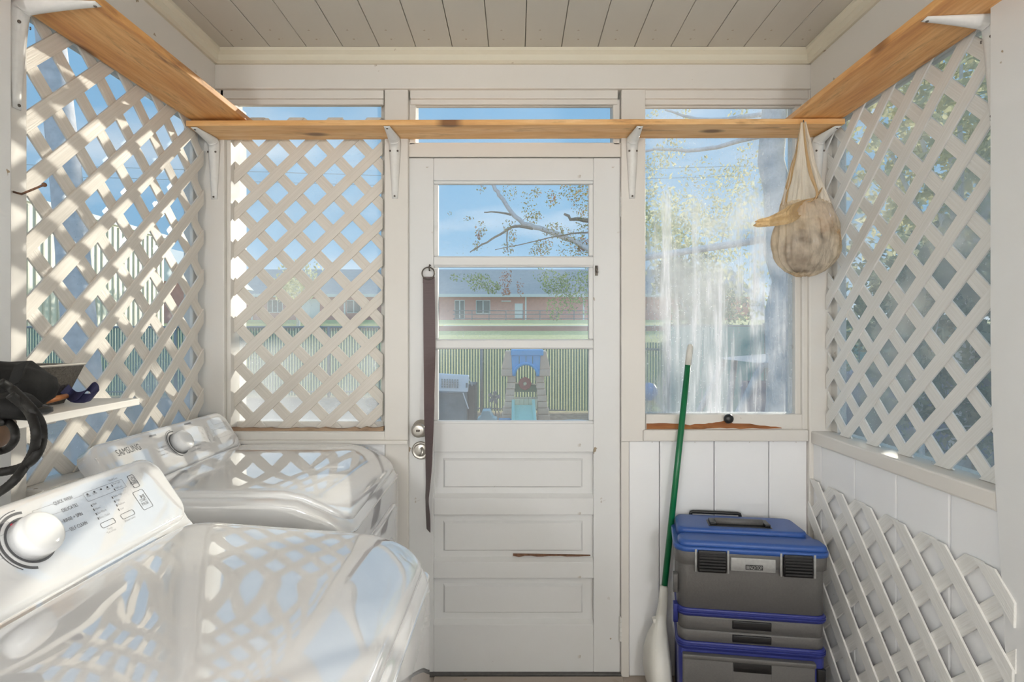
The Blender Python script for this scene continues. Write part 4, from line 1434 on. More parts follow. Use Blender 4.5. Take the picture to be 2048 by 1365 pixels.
# pull-out trolley handle and wheels
MB().tube([Vector((-.15, d + .006, .34)), Vector((-.15, d + .006, .632)), Vector((-.148, d + .006, .638)), Vector((-.142, d + .006, .640)), Vector((.02, d + .006, .640)), Vector((.026, d + .006, .638)), Vector((.028, d + .006, .632)), Vector((.028, d + .006, .34))], .0065, 10).xf(Mt).build('trolley_handle', K_, tool, smooth=True)
for sx in (-1, 1):
    c = Mt @ Vector((sx * (w - .062), d - .07, .075))
    wh = MB().lathe([(.03, -.02), (.07, -.018), (.075, -.012), (.075, .012), (.07, .018), (.03, .02)], c, Mt.to_3x3() @ Vector((1, 0, 0)), 28).build('wheel', K_, tool, smooth=False)
    MB().lathe([(.028, -.023), (.028, .023)], c, Mt.to_3x3() @ Vector((1, 0, 0)), 16).build('hub', G, wh)
tpart('corner_opening', w - .042, w - .014, -d + .004, -d + .02, .15, .225, K_, .006, .001)
tpart('side_clip', -w - .004, -w + .012, -d + .02, -d + .05, .34, .40, N_, .004, .002)
tpart('side_clip', -w - .004, -w + .012, -d + .02, -d + .05, .44, .50, G, .004, .002)
for sx in (-1, 1):
    tpart('front_foot', sx * (w - .05) - .02, sx * (w - .05) + .02, -d + .02, -d + .06, 0, .032, K_, .005, .002)

# ------------------------------------------------------------------ unseen fill-light globes added behind the camera to brighten the porch
m_, nt_, out_ = new_mat('fill_globe_glow')
em = nt_.nodes.new('ShaderNodeEmission')
em.inputs[0].default_value = (.965, .985, 1.0, 1)
em.inputs[1].default_value = FILL_W
nt_.links.new(em.outputs[0], out_.inputs[0])
MT['globe'] = m_
for sx, lab in ((-1, 'added fill-light globe on the left wall behind the camera'), (1, 'added fill-light globe on the right wall behind the camera')):
    c = Vector((sx * .84, -1.0, 1.38))
    t = thing('fill_globe', lab, 'lamp', (sx * 1.12, -1.0, 1.38))
    MB().lathe([(.06, 0), (.06, .012), (.03, .018), (.015, .02), (.012, .28 - .128)], Vector((sx * 1.1195, -1.0, 1.38)), (-sx, 0, 0), 20).build('mount', MT['metal_white'], t)
    prof = [(.135 * math.sin(R(a)), -.135 * math.cos(R(a))) for a in range(0, 181, 12)]
    MB().lathe(prof, c, (0, 0, 1), 24).build('globe', MT['globe'], t, smooth=True)

# ------------------------------------------------------------------ outdoors: ground
YF = 10.1       # the slatted chain-link fence across the yard
def lerp(a, b, t): return a + (b - a) * max(0, min(1, t))
def gz(x, y):
    base = -.13 + .28 * max(0, min(1, (-1.4 - x) / 1.0))
    if y <= YF + .3: return base
    if y <= 25: return lerp(base, 1.0, (y - YF - .3) / (25 - YF - .3))
    if y <= 30: return lerp(1.0, 1.47, (y - 25) / 5)
    if y <= 30.4: return 1.47
    if y <= 67: return lerp(1.74, 3.0, (y - 30.4) / 36.6)
    return 3.0

m_, nt_, out_ = new_mat('yard_ground')
v = coords(nt_, (1, 1, 1))
n1 = noise_n(nt_, v, .6, 5)
n2 = noise_n(nt_, v, 9, 5, .7)
gcol = ramp(nt_, n2, [(.3, srgb(196, 184, 108)), (.7, srgb(242, 226, 150))])
mcol = ramp(nt_, n2, [(.3, srgb(150, 120, 100)), (.7, srgb(204, 172, 144))])
sy = nt_.nodes.new('ShaderNodeSeparateXYZ')
nt_.links.new(coords(nt_), sy.inputs[0])
mr = nt_.nodes.new('ShaderNodeMapRange')
mr.inputs[1].default_value, mr.inputs[2].default_value = YF - .2, YF + .6
nt_.links.new(sy.outputs['Y'], mr.inputs[0])
principled(nt_, out_, mixc(nt_, mr.outputs[0], mcol, gcol), .9, bump(nt_, n2, .6, .05))
MT['ground'] = m_
ys_ = [2.6 + .9 * k for k in range(9)] + [10.4, 13, 17, 21, 25, 27.5, 30, 30.39, 30.41, 40, 50, 67, 90, 130]
xs_ = [-60, -40, -25, -15, -10, -6, -3.4, -2.4, -1.9, -1.4, -.5, .8, 2.5, 5, 9, 15, 25, 40, 60]
gr = MB().grid([[(x, y, gz(x, y)) for x in xs_] for y in ys_])
# side strips of the yard beside the porch
gr.grid([[(x, y, gz(x, y)) for x in (-60, -20, -8, -3, -1.45)] for y in (-6, -1, 1.5, 2.6)])
gr.grid([[(x, y, gz(x, y)) for x in (1.45, 3, 8, 20, 60)] for y in (-6, -1, 1.5, 2.6)])
gr.grid([[(x, y, -.13) for x in (-1.45, 1.45)] for y in (2.3, 2.6)])
o = gr.build('ground', MT['ground'], None, M=Matrix.Identity(4), kind='structure', label='mulch and grass yard outside the porch', fix=False)

# ------------------------------------------------------------------ fence
MT['fence_green'] = m_plain('green_privacy_slat', srgb(112, 148, 120), .6, .1, 40, .25)
MT['galv'] = m_plain('galvanised_pipe', srgb(150, 156, 156), .45, .1, 40, .2, Metallic=.4)
MT['teal'] = m_plain('teal_windscreen_cloth', srgb(150, 200, 194), .7, .2, 60, .15)
fen = thing('chain_link_fence', 'green slatted chain-link fence across the back of the yard', 'fence', (-3, YF, 0))
m = MB()
x = -16.0
k = 0
while x < 2.9:
    z = gz(x, YF)
    m.box(x, x + .032, YF - .008, YF + .008, z + .03, z + 1.27 + .02 * random.random())
    x += .050
    k += 1
m.build('privacy_slats', MT['fence_green'], fen, kind='stuff')
m = MB()
for k in range(60):                   # wire mesh as two families of diagonal wires near the middle of view
    pass
pts = [(-16, gz(-16, YF) + 1.28), (-2.4, gz(-2.4, YF) + 1.28), (-1.4, gz(-1.4, YF) + 1.28), (.9, gz(0, YF) + 1.22), (2.9, gz(2, YF) + 1.14)]
MB().tube([(a, YF - .03, b) for a, b in pts], .021, 10).build('top_rail', MT['galv'], fen, smooth=True)
MB().tube([(a, YF - .03, b - 1.18) for a, b in pts[:4]], .012, 8).build('bottom_wire', MT['galv'], fen, smooth=True)
for x in (-14.6, -11.8, -9.0, -6.2, -3.4, -.62, 2.2):
    z = gz(x, YF)
    MB().tube([(x, YF - .035, z - .05), (x, YF - .035, z + 1.3)], .026, 10).build('fence_post', MT['galv'], fen, smooth=True)

fen2 = thing('windscreen_fence', 'teal cloth covered fence behind the streaked window', 'fence', (4.5, 8.2, 0))
for k in range(4):
    x0 = 2.6 + k * 1.6
    m = MB()
    rows = [[(x0 + 1.58 * i / 10, 9.3 + .02 * math.sin(i * 1.9 + k), gz(3, 8) + 1.55 * j / 4 + .01) for i in range(11)] for j in range(5)]
    m.grid(rows).build('cloth_panel', MT['teal'], fen2, smooth=True)
    MB().tube([(x0, 9.34, gz(3, 8) - .05), (x0, 9.34, gz(3, 8) + 1.62)], .028, 10).build('fence_post', MT['galv'], fen2, smooth=True)
MB().tube([(2.6, 9.34, 1.44), (9.0, 9.34, 1.44)], .02, 8).build('top_rail', MT['galv'], fen2, smooth=True)

# ------------------------------------------------------------------ toddler slide play set
YP = 9.25
MT['tan_pl'] = m_plain('tan_play_plastic', srgb(244, 210, 184), .5, .1, 20, .08)
MT['sky_pl'] = m_plain('bright_blue_play_plastic', srgb(84, 186, 250), .42, .05, 10, .06)
MT['mint_pl'] = m_plain('mint_slide_plastic', srgb(176, 236, 222), .42, .05, 10, .06)
MT['dgreen_pl'] = m_plain('dark_green_play_plastic', srgb(78, 132, 98), .5, .05, 10, .08)
MT['wheel_red'] = m_plain('maroon_play_wheel', srgb(172, 78, 70), .5, .05, 20, .1)
MT['cream_pl'] = m_plain('cream_plastic', srgb(232, 222, 190), .5, .05, 10, .06)
ps = thing('play_slide', 'toddler play slide with blue arch and tan block towers by the green fence', 'play set', at(1052, 838, YP))
gzp = gz(0, YP)
def pz(v): return EYE - (v - VV) / F * YP
def pxx(u): return (u - VU) / F * YP
for (ub, ut, uw, ud) in ((1015, 1024, 19, -1), (1088, 1079, 19, 1)):
    # tower of stacked blocks that leans inwards
    n = 7
    zt_, zb_ = pz(752), gzp
    for k in range(n):
        t0, t1 = k / n, (k + 1) / n
        z0, z1 = zb_ + (zt_ - zb_) * t0, zb_ + (zt_ - zb_) * t1 - .006
        cx = pxx(ub + (ut - ub) * (t0 + t1) / 2)
        hw_ = (.085 - .02 * t0) if k > 1 else .10 - .008 * k
        MB().box(cx - hw_, cx + hw_, YP - .12 + .03 * t0, YP + .26 - .03 * t0, z0, z1).build('block', MT['tan_pl'], ps, bevel=.012)
    c0, c1 = pxx(1020 if ud < 0 else 1083), pxx(1017 if ud < 0 else 1086)
    MB().box(c1 - .10 + .02 * ud, c1 + .09 + .02 * ud, YP - .14, YP + .26, pz(752), pz(738)).build('tower_cap', MT['tan_pl'], ps, bevel=.015)
    MB().prism([(c1 - .098 + .02 * ud, pz(738)), (c1 + .092 + .02 * ud, pz(738)), (c0 + .075, pz(702)), (c0 - .075, pz(702))], (1, 0, 0), (0, 0, 1), (0, 1, 0), (0, YP - .12, 0), .36).build('tower_top', MT['tan_pl'], ps, bevel=.012)
# blue arched hood
xl, xr_ = pxx(1025), pxx(1078)
poly = [(xl, pz(750)), (xl - .02, pz(707)), (xr_ + .02, pz(709)), (xr_, pz(752)), (xr_ - .05, pz(750))]
for k in range(13):
    a = R(180 * k / 12)
    poly.append(((xl + xr_) / 2 + ((xr_ - xl) / 2 - .05) * math.cos(a), pz(750) + .18 * math.sin(a)))
poly.append((xl + .05, pz(750)))
MB().prism(poly, (1, 0, 0), (0, 0, 1), (0, 1, 0), (0, YP - .16, 0), .06).build('arch_panel', MT['sky_pl'], ps, bevel=.008)
rows = []
for k in range(13):
    a = R(180 * k / 12)
    for_ = []
    rows.append([((xl + xr_) / 2 + ((xr_ - xl) / 2 - .05 + dr_) * math.cos(a), YP - .19, pz(750) + (.18 + dr_) * math.sin(a)) for dr_ in (0, .05)])
MB().tube([((xl + xr_) / 2 + ((xr_ - xl) / 2 - .025) * math.cos(R(15 * k)), YP - .17, pz(751) + .205 * math.sin(R(15 * k))) for k in range(13)], .028, 10).build('arch_rim', MT['sky_pl'], ps, smooth=True)
MB().box(pxx(1022), pxx(1086), YP - .19, YP + .22, pz(711), pz(699)).build('roof_beam', MT['sky_pl'], ps, bevel=.015)
for k in range(1, 4):
    xx = xl + (xr_ - xl) * k / 4
    MB().box(xx - .004, xx + .004, YP - .164, YP - .16, pz(724) if k == 2 else pz(728), pz(712)).build('groove', MT['dgreen_pl'], ps)
# steering wheel panel
MB().box(xl, xr_, YP + .10, YP + .14, pz(786), pz(770)).build('wheel_panel', MT['dgreen_pl'], ps, bevel=.01)
MB().tube([(xl, YP + .08, pz(767.5)), (xr_, YP + .08, pz(770.5))], .012, 8).build('cross_bar', MT['cream_pl'], ps)
cw = Vector((pxx(1050), YP + .03, pz(768)))
MB().lathe([(.02, -.012), (.10, -.012), (.112, 0), (.10, .012), (.02, .012)], cw, (0, -1, 0), 8).build('toy_wheel', MT['wheel_red'], ps)
MB().lathe([(.03, 0), (.026, .02), (.01, .026)], cw + Vector((0, -.012, 0)), (0, -1, 0), 12).build('wheel_hub', MT['cream_pl'], ps)
# deck and slide
for k in range(6):
    x0 = pxx(1021) + k * .075
    MB().box(x0, x0 + .072, YP - .10, YP + .2, gzp + .19, gzp + .36).build('deck_board', MT['cream_pl'], ps, bevel=.008)
xs0, xs1 = pxx(1026), pxx(1066)
MB().prism([(YP - .11, gzp + .26), (YP - .85, gzp + .01), (YP - .85, gzp), (YP - .11, gzp + .22)], (0, 1, 0), (0, 0, 1), (1, 0, 0), (xs0, 0, 0), xs1 - xs0).build('slide_bed', MT['mint_pl'], ps)
for xx in (xs0 - .02, xs1 - .02):
    MB().prism([(YP - .08, gzp + .36), (YP - .86, gzp + .10), (YP - .86, gzp), (YP - .08, gzp + .2)], (0, 1, 0), (0, 0, 1), (1, 0, 0), (xx, 0, 0), .05).build('slide_side', MT['mint_pl'], ps, bevel=.012)
MB().prism([(0, 0), (.19, 0), (.21, .12), (.06, .13)], (1, 0, 0), (0, 1, .15), (0, -.15, 1), (pxx(998), YP - .5, gzp + .03), .03).prism([(0, 0), (.19, 0), (.19, .10), (0, .10)], (1, 0, 0), (0, 0, 1), (0, 1, 0), (pxx(999), YP - .5, gzp), .02).build('blue_step', MT['sky_pl'], ps, bevel=.006)

# ------------------------------------------------------------------ grill cart and toys at the left of the pane
YG = 7.6
gg = gz(-.8, YG)
gc = thing('patio_cart', 'dark patio cart with a white tilted lid outside the lowest door pane', 'cart', at(895, 838, YG))
MT['char'] = m_plain('charcoal_cover_cloth', srgb(126, 136, 142), .8, .6, 9, .25)
MT['white_lid'] = m_plain('white_plastic_lid', srgb(226, 228, 234), .4, .05, 10, .04)
x0, x1 = (840 - VU) / F * YG, (934 - VU) / F * YG
MB().box(x0, x1, YG - .05, YG + .5, gg, EYE - (784 - VV) / F * YG).build('covered_body', MT['char'], gc, bevel=.03)
MB().box(x1 + .003, x1 + .11, YG + .05, YG + .5, gg, EYE - (770 - VV) / F * YG).build('side_box', MT['dark'], gc, bevel=.02)
p0, p1 = at(838, 746, YG - .06), at(938, 752, YG - .06)
q0, q1 = at(838, 781, YG - .12), at(936, 785, YG - .12)
nrm_ = (p1 - p0).cross(q0 - p0).normalized()
m = MB().add([p0, p1, q1, q0, p0 + Vector((0, .04, .01)), p1 + Vector((0, .04, .01)), q1 + Vector((0, .04, .01)), q0 + Vector((0, .04, .01))], [(0, 1, 2, 3), (7, 6, 5, 4), (0, 4, 5, 1), (1, 5, 6, 2), (2, 6, 7, 3), (3, 7, 4, 0)])
ld_ = m.build('white_lid', MT['white_lid'], gc, bevel=.01, fix=True)
for r_ in range(7):
    for c_ in range(4):
        a = at(884 + r_ * 5.2, 760 + c_ * 4.6 + r_ * .2, YG - .125)
        MB().box(a.x - .008, a.x + .008, a.y - .002, a.y + .02, a.z - .012, a.z + .012).build('vent_slot', MT['galv'], ld_)
a = at(933.5, 771, YG - .11)
MB().box(a.x - .012, a.x + .012, a.y - .012, a.y + .01, a.z - .03, a.z + .03).build('latch', MT['char'], ld_)
MB().tube([at(926, 786, YG - .1), at(937, 818, YG - .1)], .008, 6).build('stay_rod', MT['white_lid'], gc)
MB().tube([at(936, 757, YG - .1), at(943, 766, YG - .08), at(944, 772, YG - .05)], .006, 6).build('cord', MT['white_lid'], gc)

def toy_car(name, label, cat, px, y, L, H, mat, mat2):
    c = at(*px, y)
    z = gz(c.x, y)
    t = thing(name, label, cat, (c.x, y, z))
    MB().prism([(-L / 2, .25 * H), (L / 2, .25 * H), (L / 2, .5 * H), (.3 * L, .6 * H), (.15 * L, H), (-.25 * L, H), (-.35 * L, .6 * H), (-L / 2, .55 * H)], (1, 0, 0), (0, 0, 1), (0, 1, 0), (c.x, y - .12, z), .24).build('body', mat, t, bevel=.015)
    for sx in (-.3, .3):
        for yy_ in (-.13, .1):
            MB().lathe([(.22 * H, 0), (.22 * H, .03)], (c.x + sx * L, y + yy_, z + .22 * H), (0, 1, 0), 14).build('wheel', mat2, t)
    return t
toy_car('toy_car', 'pale blue toy car on the mulch left of the play slide', 'toy', (975, 826), 8.6, .30, .26, m_plain('pale_blue_toy', srgb(168, 206, 214), .45), MT['cream_pl'])
toy_car('toy_truck', 'red toy truck beside the dark patio cart', 'toy', (942, 822), 8.3, .22, .22, m_plain('red_toy', srgb(196, 70, 76), .45), MT['white_lid'])
wm = thing('garden_spinner', 'small grey garden spinner on legs by the fence', 'ornament', at(985, 835, 9.6))
c = at(988, 795, 9.6)
gw = gz(c.x, 9.6)
for k in range(5):
    a = R(72 * k + 10)
    MB().prism([(0, -.012), (.09, -.045), (.115, 0), (.09, .03), (0, .012)], (math.cos(a), 0, math.sin(a)), (-math.sin(a), 0, math.cos(a)), (0, 1, 0), c, .015).build('vane', MT['galv'], wm)
for dx in (-.11, .03, .11):
    MB().tube([c + Vector((0, .03, 0)), Vector((c.x + dx, c.y + .03 + (.06 if dx == .03 else 0), gw - .01))], .010, 6).build('leg', MT['galv'], wm)
pl_ = thing('paddling_tray', 'pale blue shallow tray on the ground right of the play slide', 'tray', at(1150, 838, 8.6))
c = at(1152, 838, 8.6)
MB().lathe([(.30, 0), (.33, .05), (.31, .055), (.28, .012), (.02, .012)], Vector((c.x, c.y, gz(c.x, c.y) + .002)), (0, 0, 1), 28).build('tray_body', m_plain('ice_blue_plastic', srgb(192, 216, 226), .4), pl_, smooth=False)

# ------------------------------------------------------------------ things behind the streaked window
sl = thing('toy_slide', 'cream toy slide with a blue ball top outside the streaked window', 'toy slide', at(1305, 836, 5.2))
YS = 5.2
g5 = gz(1.3, YS)
c = at(1297, 784, YS)
MB().lathe([(.02, -.085), (.06, -.065), (.085, -.02), (.085, .02), (.06, .065), (.02, .085)], c, (0, 0, 1), 20).build('ball_top', m_plain('soft_blue_plastic', srgb(128, 164, 214), .4), sl, smooth=True)
a, b = at(1306, 795, YS), at(1338, 832, YS)
dz = (b - a)
e2 = a + dz * ((a.z - g5) / (a.z - b.z))
MB().tube([c - Vector((0, 0, .07)), Vector((c.x, c.y, g5))], .03, 10).build('post', MT['cream_pl'], sl)
for oy in (0, .35):
    o_ = Vector((0, oy, 0))
    MB().tube([a + o_, e2 + o_], .024, 10).build('rail', MT['cream_pl'], sl, smooth=True)
for k in range(9):
    t = (k + .5) / 9
    p = a + (e2 - a) * t
    MB().box(p.x - .09, p.x, p.y, p.y + .35, p.z - .03, p.z + .012).build('tread', m_plain('lemon_tread', srgb(222, 222, 150), .5) if k == 0 else bpy.data.materials['lemon_tread'], sl, bevel=.006)

sw = thing('canopy_swing', 'grey canopy garden swing outside the streaked window', 'garden swing', at(1550, 840, 5.6))
YW = 5.6
g6 = gz(2.6, YW)
MT['canopy'] = m_plain('grey_canopy_cloth', srgb(196, 198, 204), .8, .3, 30, .15)
a0, a1 = at(1510, 726, YW), at(1650, 726, YW)
r0, r1 = at(1536, 708, YW + .5), at(1650, 708, YW + .5)
MB().add([a0, a1, r1, r0, a0 + Vector((0, 1.1, 0)), a1 + Vector((0, 1.1, 0))], [(0, 1, 2, 3), (3, 2, 5, 4), (0, 3, 4), (1, 5, 2), (0, 4, 5, 1)]).build('canopy', MT['canopy'], sw, fix=True)
m = MB()
for k in range(9):
    xx = a0.x + (a1.x - a0.x) * k / 9
    m.box(xx, xx + (a1.x - a0.x) / 9 * .94, YW - .012, YW + .01, a0.z - .05, a0.z)
m.build('valance', MT['canopy'], sw)
for (ux, uy) in ((1524, 1474), (1548, 1536), (1640, 1652)):
    p = at(ux, 730, YW)
    q = at(uy, 832, YW)
    d_ = q - p
    q2 = p + d_ * ((p.z - g6) / (p.z - q.z))
    MB().tube([p, q2], .035, 10).build('leg', MT['canopy'], sw, smooth=True)
    MB().tube([p + Vector((0, 1.0, 0)), q2 + Vector((0, 1.0, 0))], .035, 10).build('leg', MT['canopy'], sw, smooth=True)
p, q = at(1500, 800, YW + .5), at(1640, 800, YW + .5)
MB().box(p.x, q.x, YW + .3, YW + .75, g6 + .40, g6 + .47).box(p.x, q.x, YW + .70, YW + .78, g6 + .47, g6 + .9).build('seat', m_plain('faded_cushion', srgb(150, 150, 176), .8, .3, 30, .15), sw, bevel=.02)

# ------------------------------------------------------------------ parked car outside the right wall
car = thing('parked_car', 'dark blue parked car seen low through the right lattice', 'car', (5.1, 4.9, gz(5, 5)))
MT['car'] = m_plain('dark_blue_car_paint', srgb(128, 134, 168), .2, .0, 10, .05)
MT['carglass'] = m_plain('car_window_glass', (.10, .13, .17, 1), .05)
gk = gz(5, 5)
body = [(-.9, .22), (-.9, .62), (-.82, .72), (.2, .92), (.9, 1.36), (2.1, 1.40), (2.9, 1.0), (3.5, .95), (3.6, .5), (3.5, .22)]
MB().prism(body, (0, 1, 0), (0, 0, 1), (1, 0, 0), (4.25, 3.9, gk), 1.7).build('body', MT['car'], car, bevel=.06)
MB().prism([(.28, .97), (.86, 1.31), (.90, 1.29), (.34, .95)], (0, 1, 0), (0, 0, 1), (1, 0, 0), (4.4, 3.86, gk + .03), 1.4).build('windscreen', MT['carglass'], car)
MB().prism([(.55, .97), (.98, 1.28), (2.05, 1.32), (2.55, 1.0)], (0, 1, 0), (0, 0, 1), (1, 0, 0), (4.235, 3.9, gk), .02).build('side_window', MT['carglass'], car)
for yy_ in (-.1, 2.75):
    for xx in (4.22, 5.78):
        wh = MB().lathe([(.2, 0), (.31, .01), (.32, .04), (.32, .16), (.31, .19), (.2, .2)], (xx, 3.9 + yy_, gk + .32), (1, 0, 0), 24).build('wheel', MT['black_pl'], car)
        MB().lathe([(.19, -.005), (.17, .205)], (xx, 3.9 + yy_, gk + .32), (1, 0, 0), 16).build('wheel_rim', MT['galv'], wh)
MB().box(4.35, 4.6, 2.985, 3.02, gk + .55, gk + .68).build('headlamp', MT['white_lid'], car, bevel=.01)

# ------------------------------------------------------------------ far buildings
sc_ = thing('brick_school', 'low red brick building with grey roof far beyond the yard', 'building', (-8, 67, 3))
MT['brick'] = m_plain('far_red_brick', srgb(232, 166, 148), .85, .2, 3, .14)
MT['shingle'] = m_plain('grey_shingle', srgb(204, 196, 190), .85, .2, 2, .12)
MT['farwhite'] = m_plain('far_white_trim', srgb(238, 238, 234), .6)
MT['farglass'] = m_plain('far_dark_glass', srgb(92, 108, 104), .25)
YB_ = 67.0
s67 = F / YB_
fx = lambda u: (u - VU) / s67
fz = lambda v: EYE - (v - VV) / s67
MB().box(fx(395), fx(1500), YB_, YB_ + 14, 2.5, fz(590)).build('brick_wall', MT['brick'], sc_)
ez = fz(591)
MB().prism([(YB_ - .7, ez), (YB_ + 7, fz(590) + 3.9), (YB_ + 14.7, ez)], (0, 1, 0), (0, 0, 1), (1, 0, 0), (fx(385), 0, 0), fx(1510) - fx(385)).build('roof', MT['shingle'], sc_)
MB().box(fx(385), fx(1510), YB_ - .78, YB_ - .7, ez - .25, ez + .12).build('fascia', MT['farwhite'], sc_)
def far_open(u0, u1, v0, v1, cols, name, glassmat=None):
    f = MB().box(fx(u0), fx(u1), YB_ - .12, YB_ + .02, fz(v1), fz(v0)).build(name, MT['farwhite'], sc_)
    w_ = (u1 - u0) / cols
    for k in range(cols):
        MB().box(fx(u0 + w_ * k + 1.2), fx(u0 + w_ * (k + 1) - 1.2), YB_ - .16, YB_ - .1, fz(v1 - 1.5), fz(v0 + 1.2)).build('pane', glassmat or MT['farglass'], f)
far_open(909.5, 929.5, 601, 639, 2, 'glass_door')
far_open(952, 980.5, 601, 628, 2, 'window')
far_open(1029.5, 1045.5, 607.5, 638, 1, 'white_door', MT['farwhite'])
far_open(536, 566, 600, 626, 3, 'window')
far_open(604, 640, 598, 638, 2, 'window', MT['farwhite'])
far_open(472, 480, 600, 638, 1, 'white_door', MT['farwhite'])
far_open(694, 722, 601, 627, 2, 'window')
far_open(1220, 1246, 601, 627, 2, 'window')
for u in (1051.5, 1167, 690, 505):
    MB().box(fx(u) - .09, fx(u) + .09, YB_ - .2, YB_ - .02, 3, ez).build('downspout', MT['farwhite'], sc_)
MB().tube([(fx(1003), YB_ - .2, fz(603)), (fx(1022), YB_ - .2, fz(603))], .08, 6).build('wall_light', MT['farwhite'], sc_)
rl = thing('ramp_railing', 'thin dark railing in front of the far brick building', 'railing', (fx(1040), 62, 2.9))
s62 = 62.0
for v in (622, 629, 637.5):
    MB().tube([((906 - VU) / F * s62, s62, EYE - (v - VV) / F * s62), ((1190 - VU) / F * s62, s62, EYE - (v - VV) / F * s62)], .05, 6).build('rail', MT['char'], rl)
for k in range(9):
    u = 910 + k * 34
    MB().tube([((u - VU) / F * s62, s62, EYE - (641 - VV) / F * s62), ((u - VU) / F * s62, s62, EYE - (621.5 - VV) / F * s62)], .05, 6).build('post', MT['char'], rl)
rw = thing('brick_planter_wall', 'low long brick retaining wall in the grass beyond the fence', 'wall', (0, 30.2, 1.4))
MB().box(-22, 26, 30.0, 30.4, .9, 1.72).build('wall_face', m_plain('maroon_brick', srgb(178, 122, 106), .85, .2, 6, .15), rw)
MB().box(-3.9, 26, 29.97, 30.43, 1.72, 1.76).build('coping', MT['farwhite'], rw)

mbld = thing('metal_building', 'tall cream ribbed metal building at the left', 'building', (-14, 16, 0))
MT['siding'] = m_plain('cream_metal_siding', srgb(244, 238, 218), .5, .05, 10, .03)
MB().box(-24, -14, 10.6, 22, -.5, 5.1).build('wall_block', MT['siding'], mbld)
m = MB()
y = 10.62
while y < 22:
    m.box(-14.001, -13.96, y, y + .05, -.2, 5.05)
    y += .26
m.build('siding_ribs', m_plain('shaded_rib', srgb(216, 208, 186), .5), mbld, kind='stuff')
MB().box(-24.1, -13.9, 10.5, 22.1, 5.1, 5.25).build('roof_edge', MT['farwhite'], mbld)
hs = thing('pale_house', 'small pale house between the metal building and the lattice corner', 'house', (-25, 40, 1))
MB().box(-27.5, -23.5, 40, 48, .5, 5.2).build('wall_block', MT['brick'], hs)
MB().prism([(-28, 5.1), (-23, 5.1), (-25.5, 7.6)], (1, 0, 0), (0, 0, 1), (0, 1, 0), (0, 39.6, 0), 9).build('roof', MT['farwhite'], hs)

# ------------------------------------------------------------------ trees
MT['bark'] = m_plain('grey_bark', srgb(240, 235, 236), .9, .8, 22, .25)
MT['bark_dark'] = m_plain('brown_bark', srgb(160, 146, 126), .9, .8, 22, .3)
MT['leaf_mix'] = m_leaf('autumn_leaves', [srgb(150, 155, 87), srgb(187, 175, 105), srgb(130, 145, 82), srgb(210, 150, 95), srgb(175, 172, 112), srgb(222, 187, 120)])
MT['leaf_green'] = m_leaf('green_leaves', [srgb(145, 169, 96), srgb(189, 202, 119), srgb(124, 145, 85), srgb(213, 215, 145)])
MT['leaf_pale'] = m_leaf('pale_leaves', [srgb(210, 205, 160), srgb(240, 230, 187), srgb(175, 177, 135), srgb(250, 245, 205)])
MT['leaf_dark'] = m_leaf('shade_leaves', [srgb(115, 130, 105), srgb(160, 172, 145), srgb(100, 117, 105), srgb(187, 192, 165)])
MT['leaf_rust'] = m_leaf('rust_leaves', [srgb(187, 120, 87), srgb(215, 150, 105), srgb(160, 105, 82)])


def leaves(name, clusters, size, mat, parent):
    m = MB()
    rnd = random.Random(hash(name) % 1000 + len(clusters))
    rnd = random.Random(len(clusters) * 7 + int(size * 1000))
    for c, rad, n in clusters:
        c = Vector(c)
        rad = Vector(rad) if hasattr(rad, '__len__') else Vector((rad, rad, rad))
        for _ in range(n):
            while True:
                d = Vector((rnd.uniform(-1, 1), rnd.uniform(-1, 1), rnd.uniform(-1, 1)))
                if d.length <= 1: break
            p = c + Vector((d.x * rad.x, d.y * rad.y, d.z * rad.z))
            a = Vector((rnd.gauss(0, 1), rnd.gauss(0, 1), rnd.gauss(0, 1))).normalized()
            b = a.cross(Vector((rnd.gauss(0, 1), rnd.gauss(0, 1), rnd.gauss(0, 1)))).normalized()
            s = size * rnd.uniform(.6, 1.3)
            m.add([p - a * s, p + b * s * .5 + a * s * .1, p + a * s, p - b * s * .5 + a * s * .1], [(0, 1, 2, 3)])
    return m.build(name, mat, parent, kind='stuff')


def limb(parent, pts, r0, r1, mat, name='branch'):
    S = smooth_path([Vector(p) for p in pts], 4)
    n = len(S)
    for i in range(1, n - 1):
        S[i] = S[i] + Vector((random.uniform(-1, 1), 0, random.uniform(-1, 1))) * r0 * .35
    return MB().tube(S, [r0 + (r1 - r0) * i / (n - 1) for i in range(n)], 7).build(name, mat, parent, smooth=True)


# near tree whose limb reaches into the upper door pane
YT = 7.0
tr1 = thing('shade_tree', 'tree with a bare grey limb and sparse leaves crossing the upper door pane', 'tree', (2.75, 5.6, gz(3, 6)))
limb(tr1, [(2.75, 5.6, gz(3, 6) - .05), (2.72, 5.6, 1.5), (2.66, 5.65, 2.8), (2.72, 5.7, 4.2), (2.8, 5.8, 6.0)], .17, .10, MT['bark'], 'trunk')
limb(tr1, [(2.66, 5.65, 2.3), at(1250, 520, 6.5), at(1150, 482, YT), at(1080, 458, YT), at(1040, 440, YT), at(1005, 400, YT), at(988, 373, YT), at(975, 350, YT)], .04, .022, MT['bark'])
limb(tr1, [at(1066, 457, YT), at(1030, 453, YT), at(1000, 470, YT), at(965, 490, YT), at(940, 505, YT)], .022, .007, MT['bark_dark'])
limb(tr1, [at(1022, 430, YT), at(1000, 425, YT), at(968, 425, YT)], .016, .006, MT['bark_dark'])
limb(tr1, [at(1015, 463, YT), at(1014, 485, YT), at(1016, 505, YT)], .010, .005, MT['bark_dark'])
limb(tr1, [at(1250, 500, 6.6), at(1190, 445, YT), at(1150, 440, YT), at(1128, 428, YT)], .04, .014, MT['bark_dark'])
limb(tr1, [at(1180, 465, YT), at(1130, 470, YT), at(1060, 485, YT), at(990, 500, YT)], .012, .004, MT['bark_dark'])
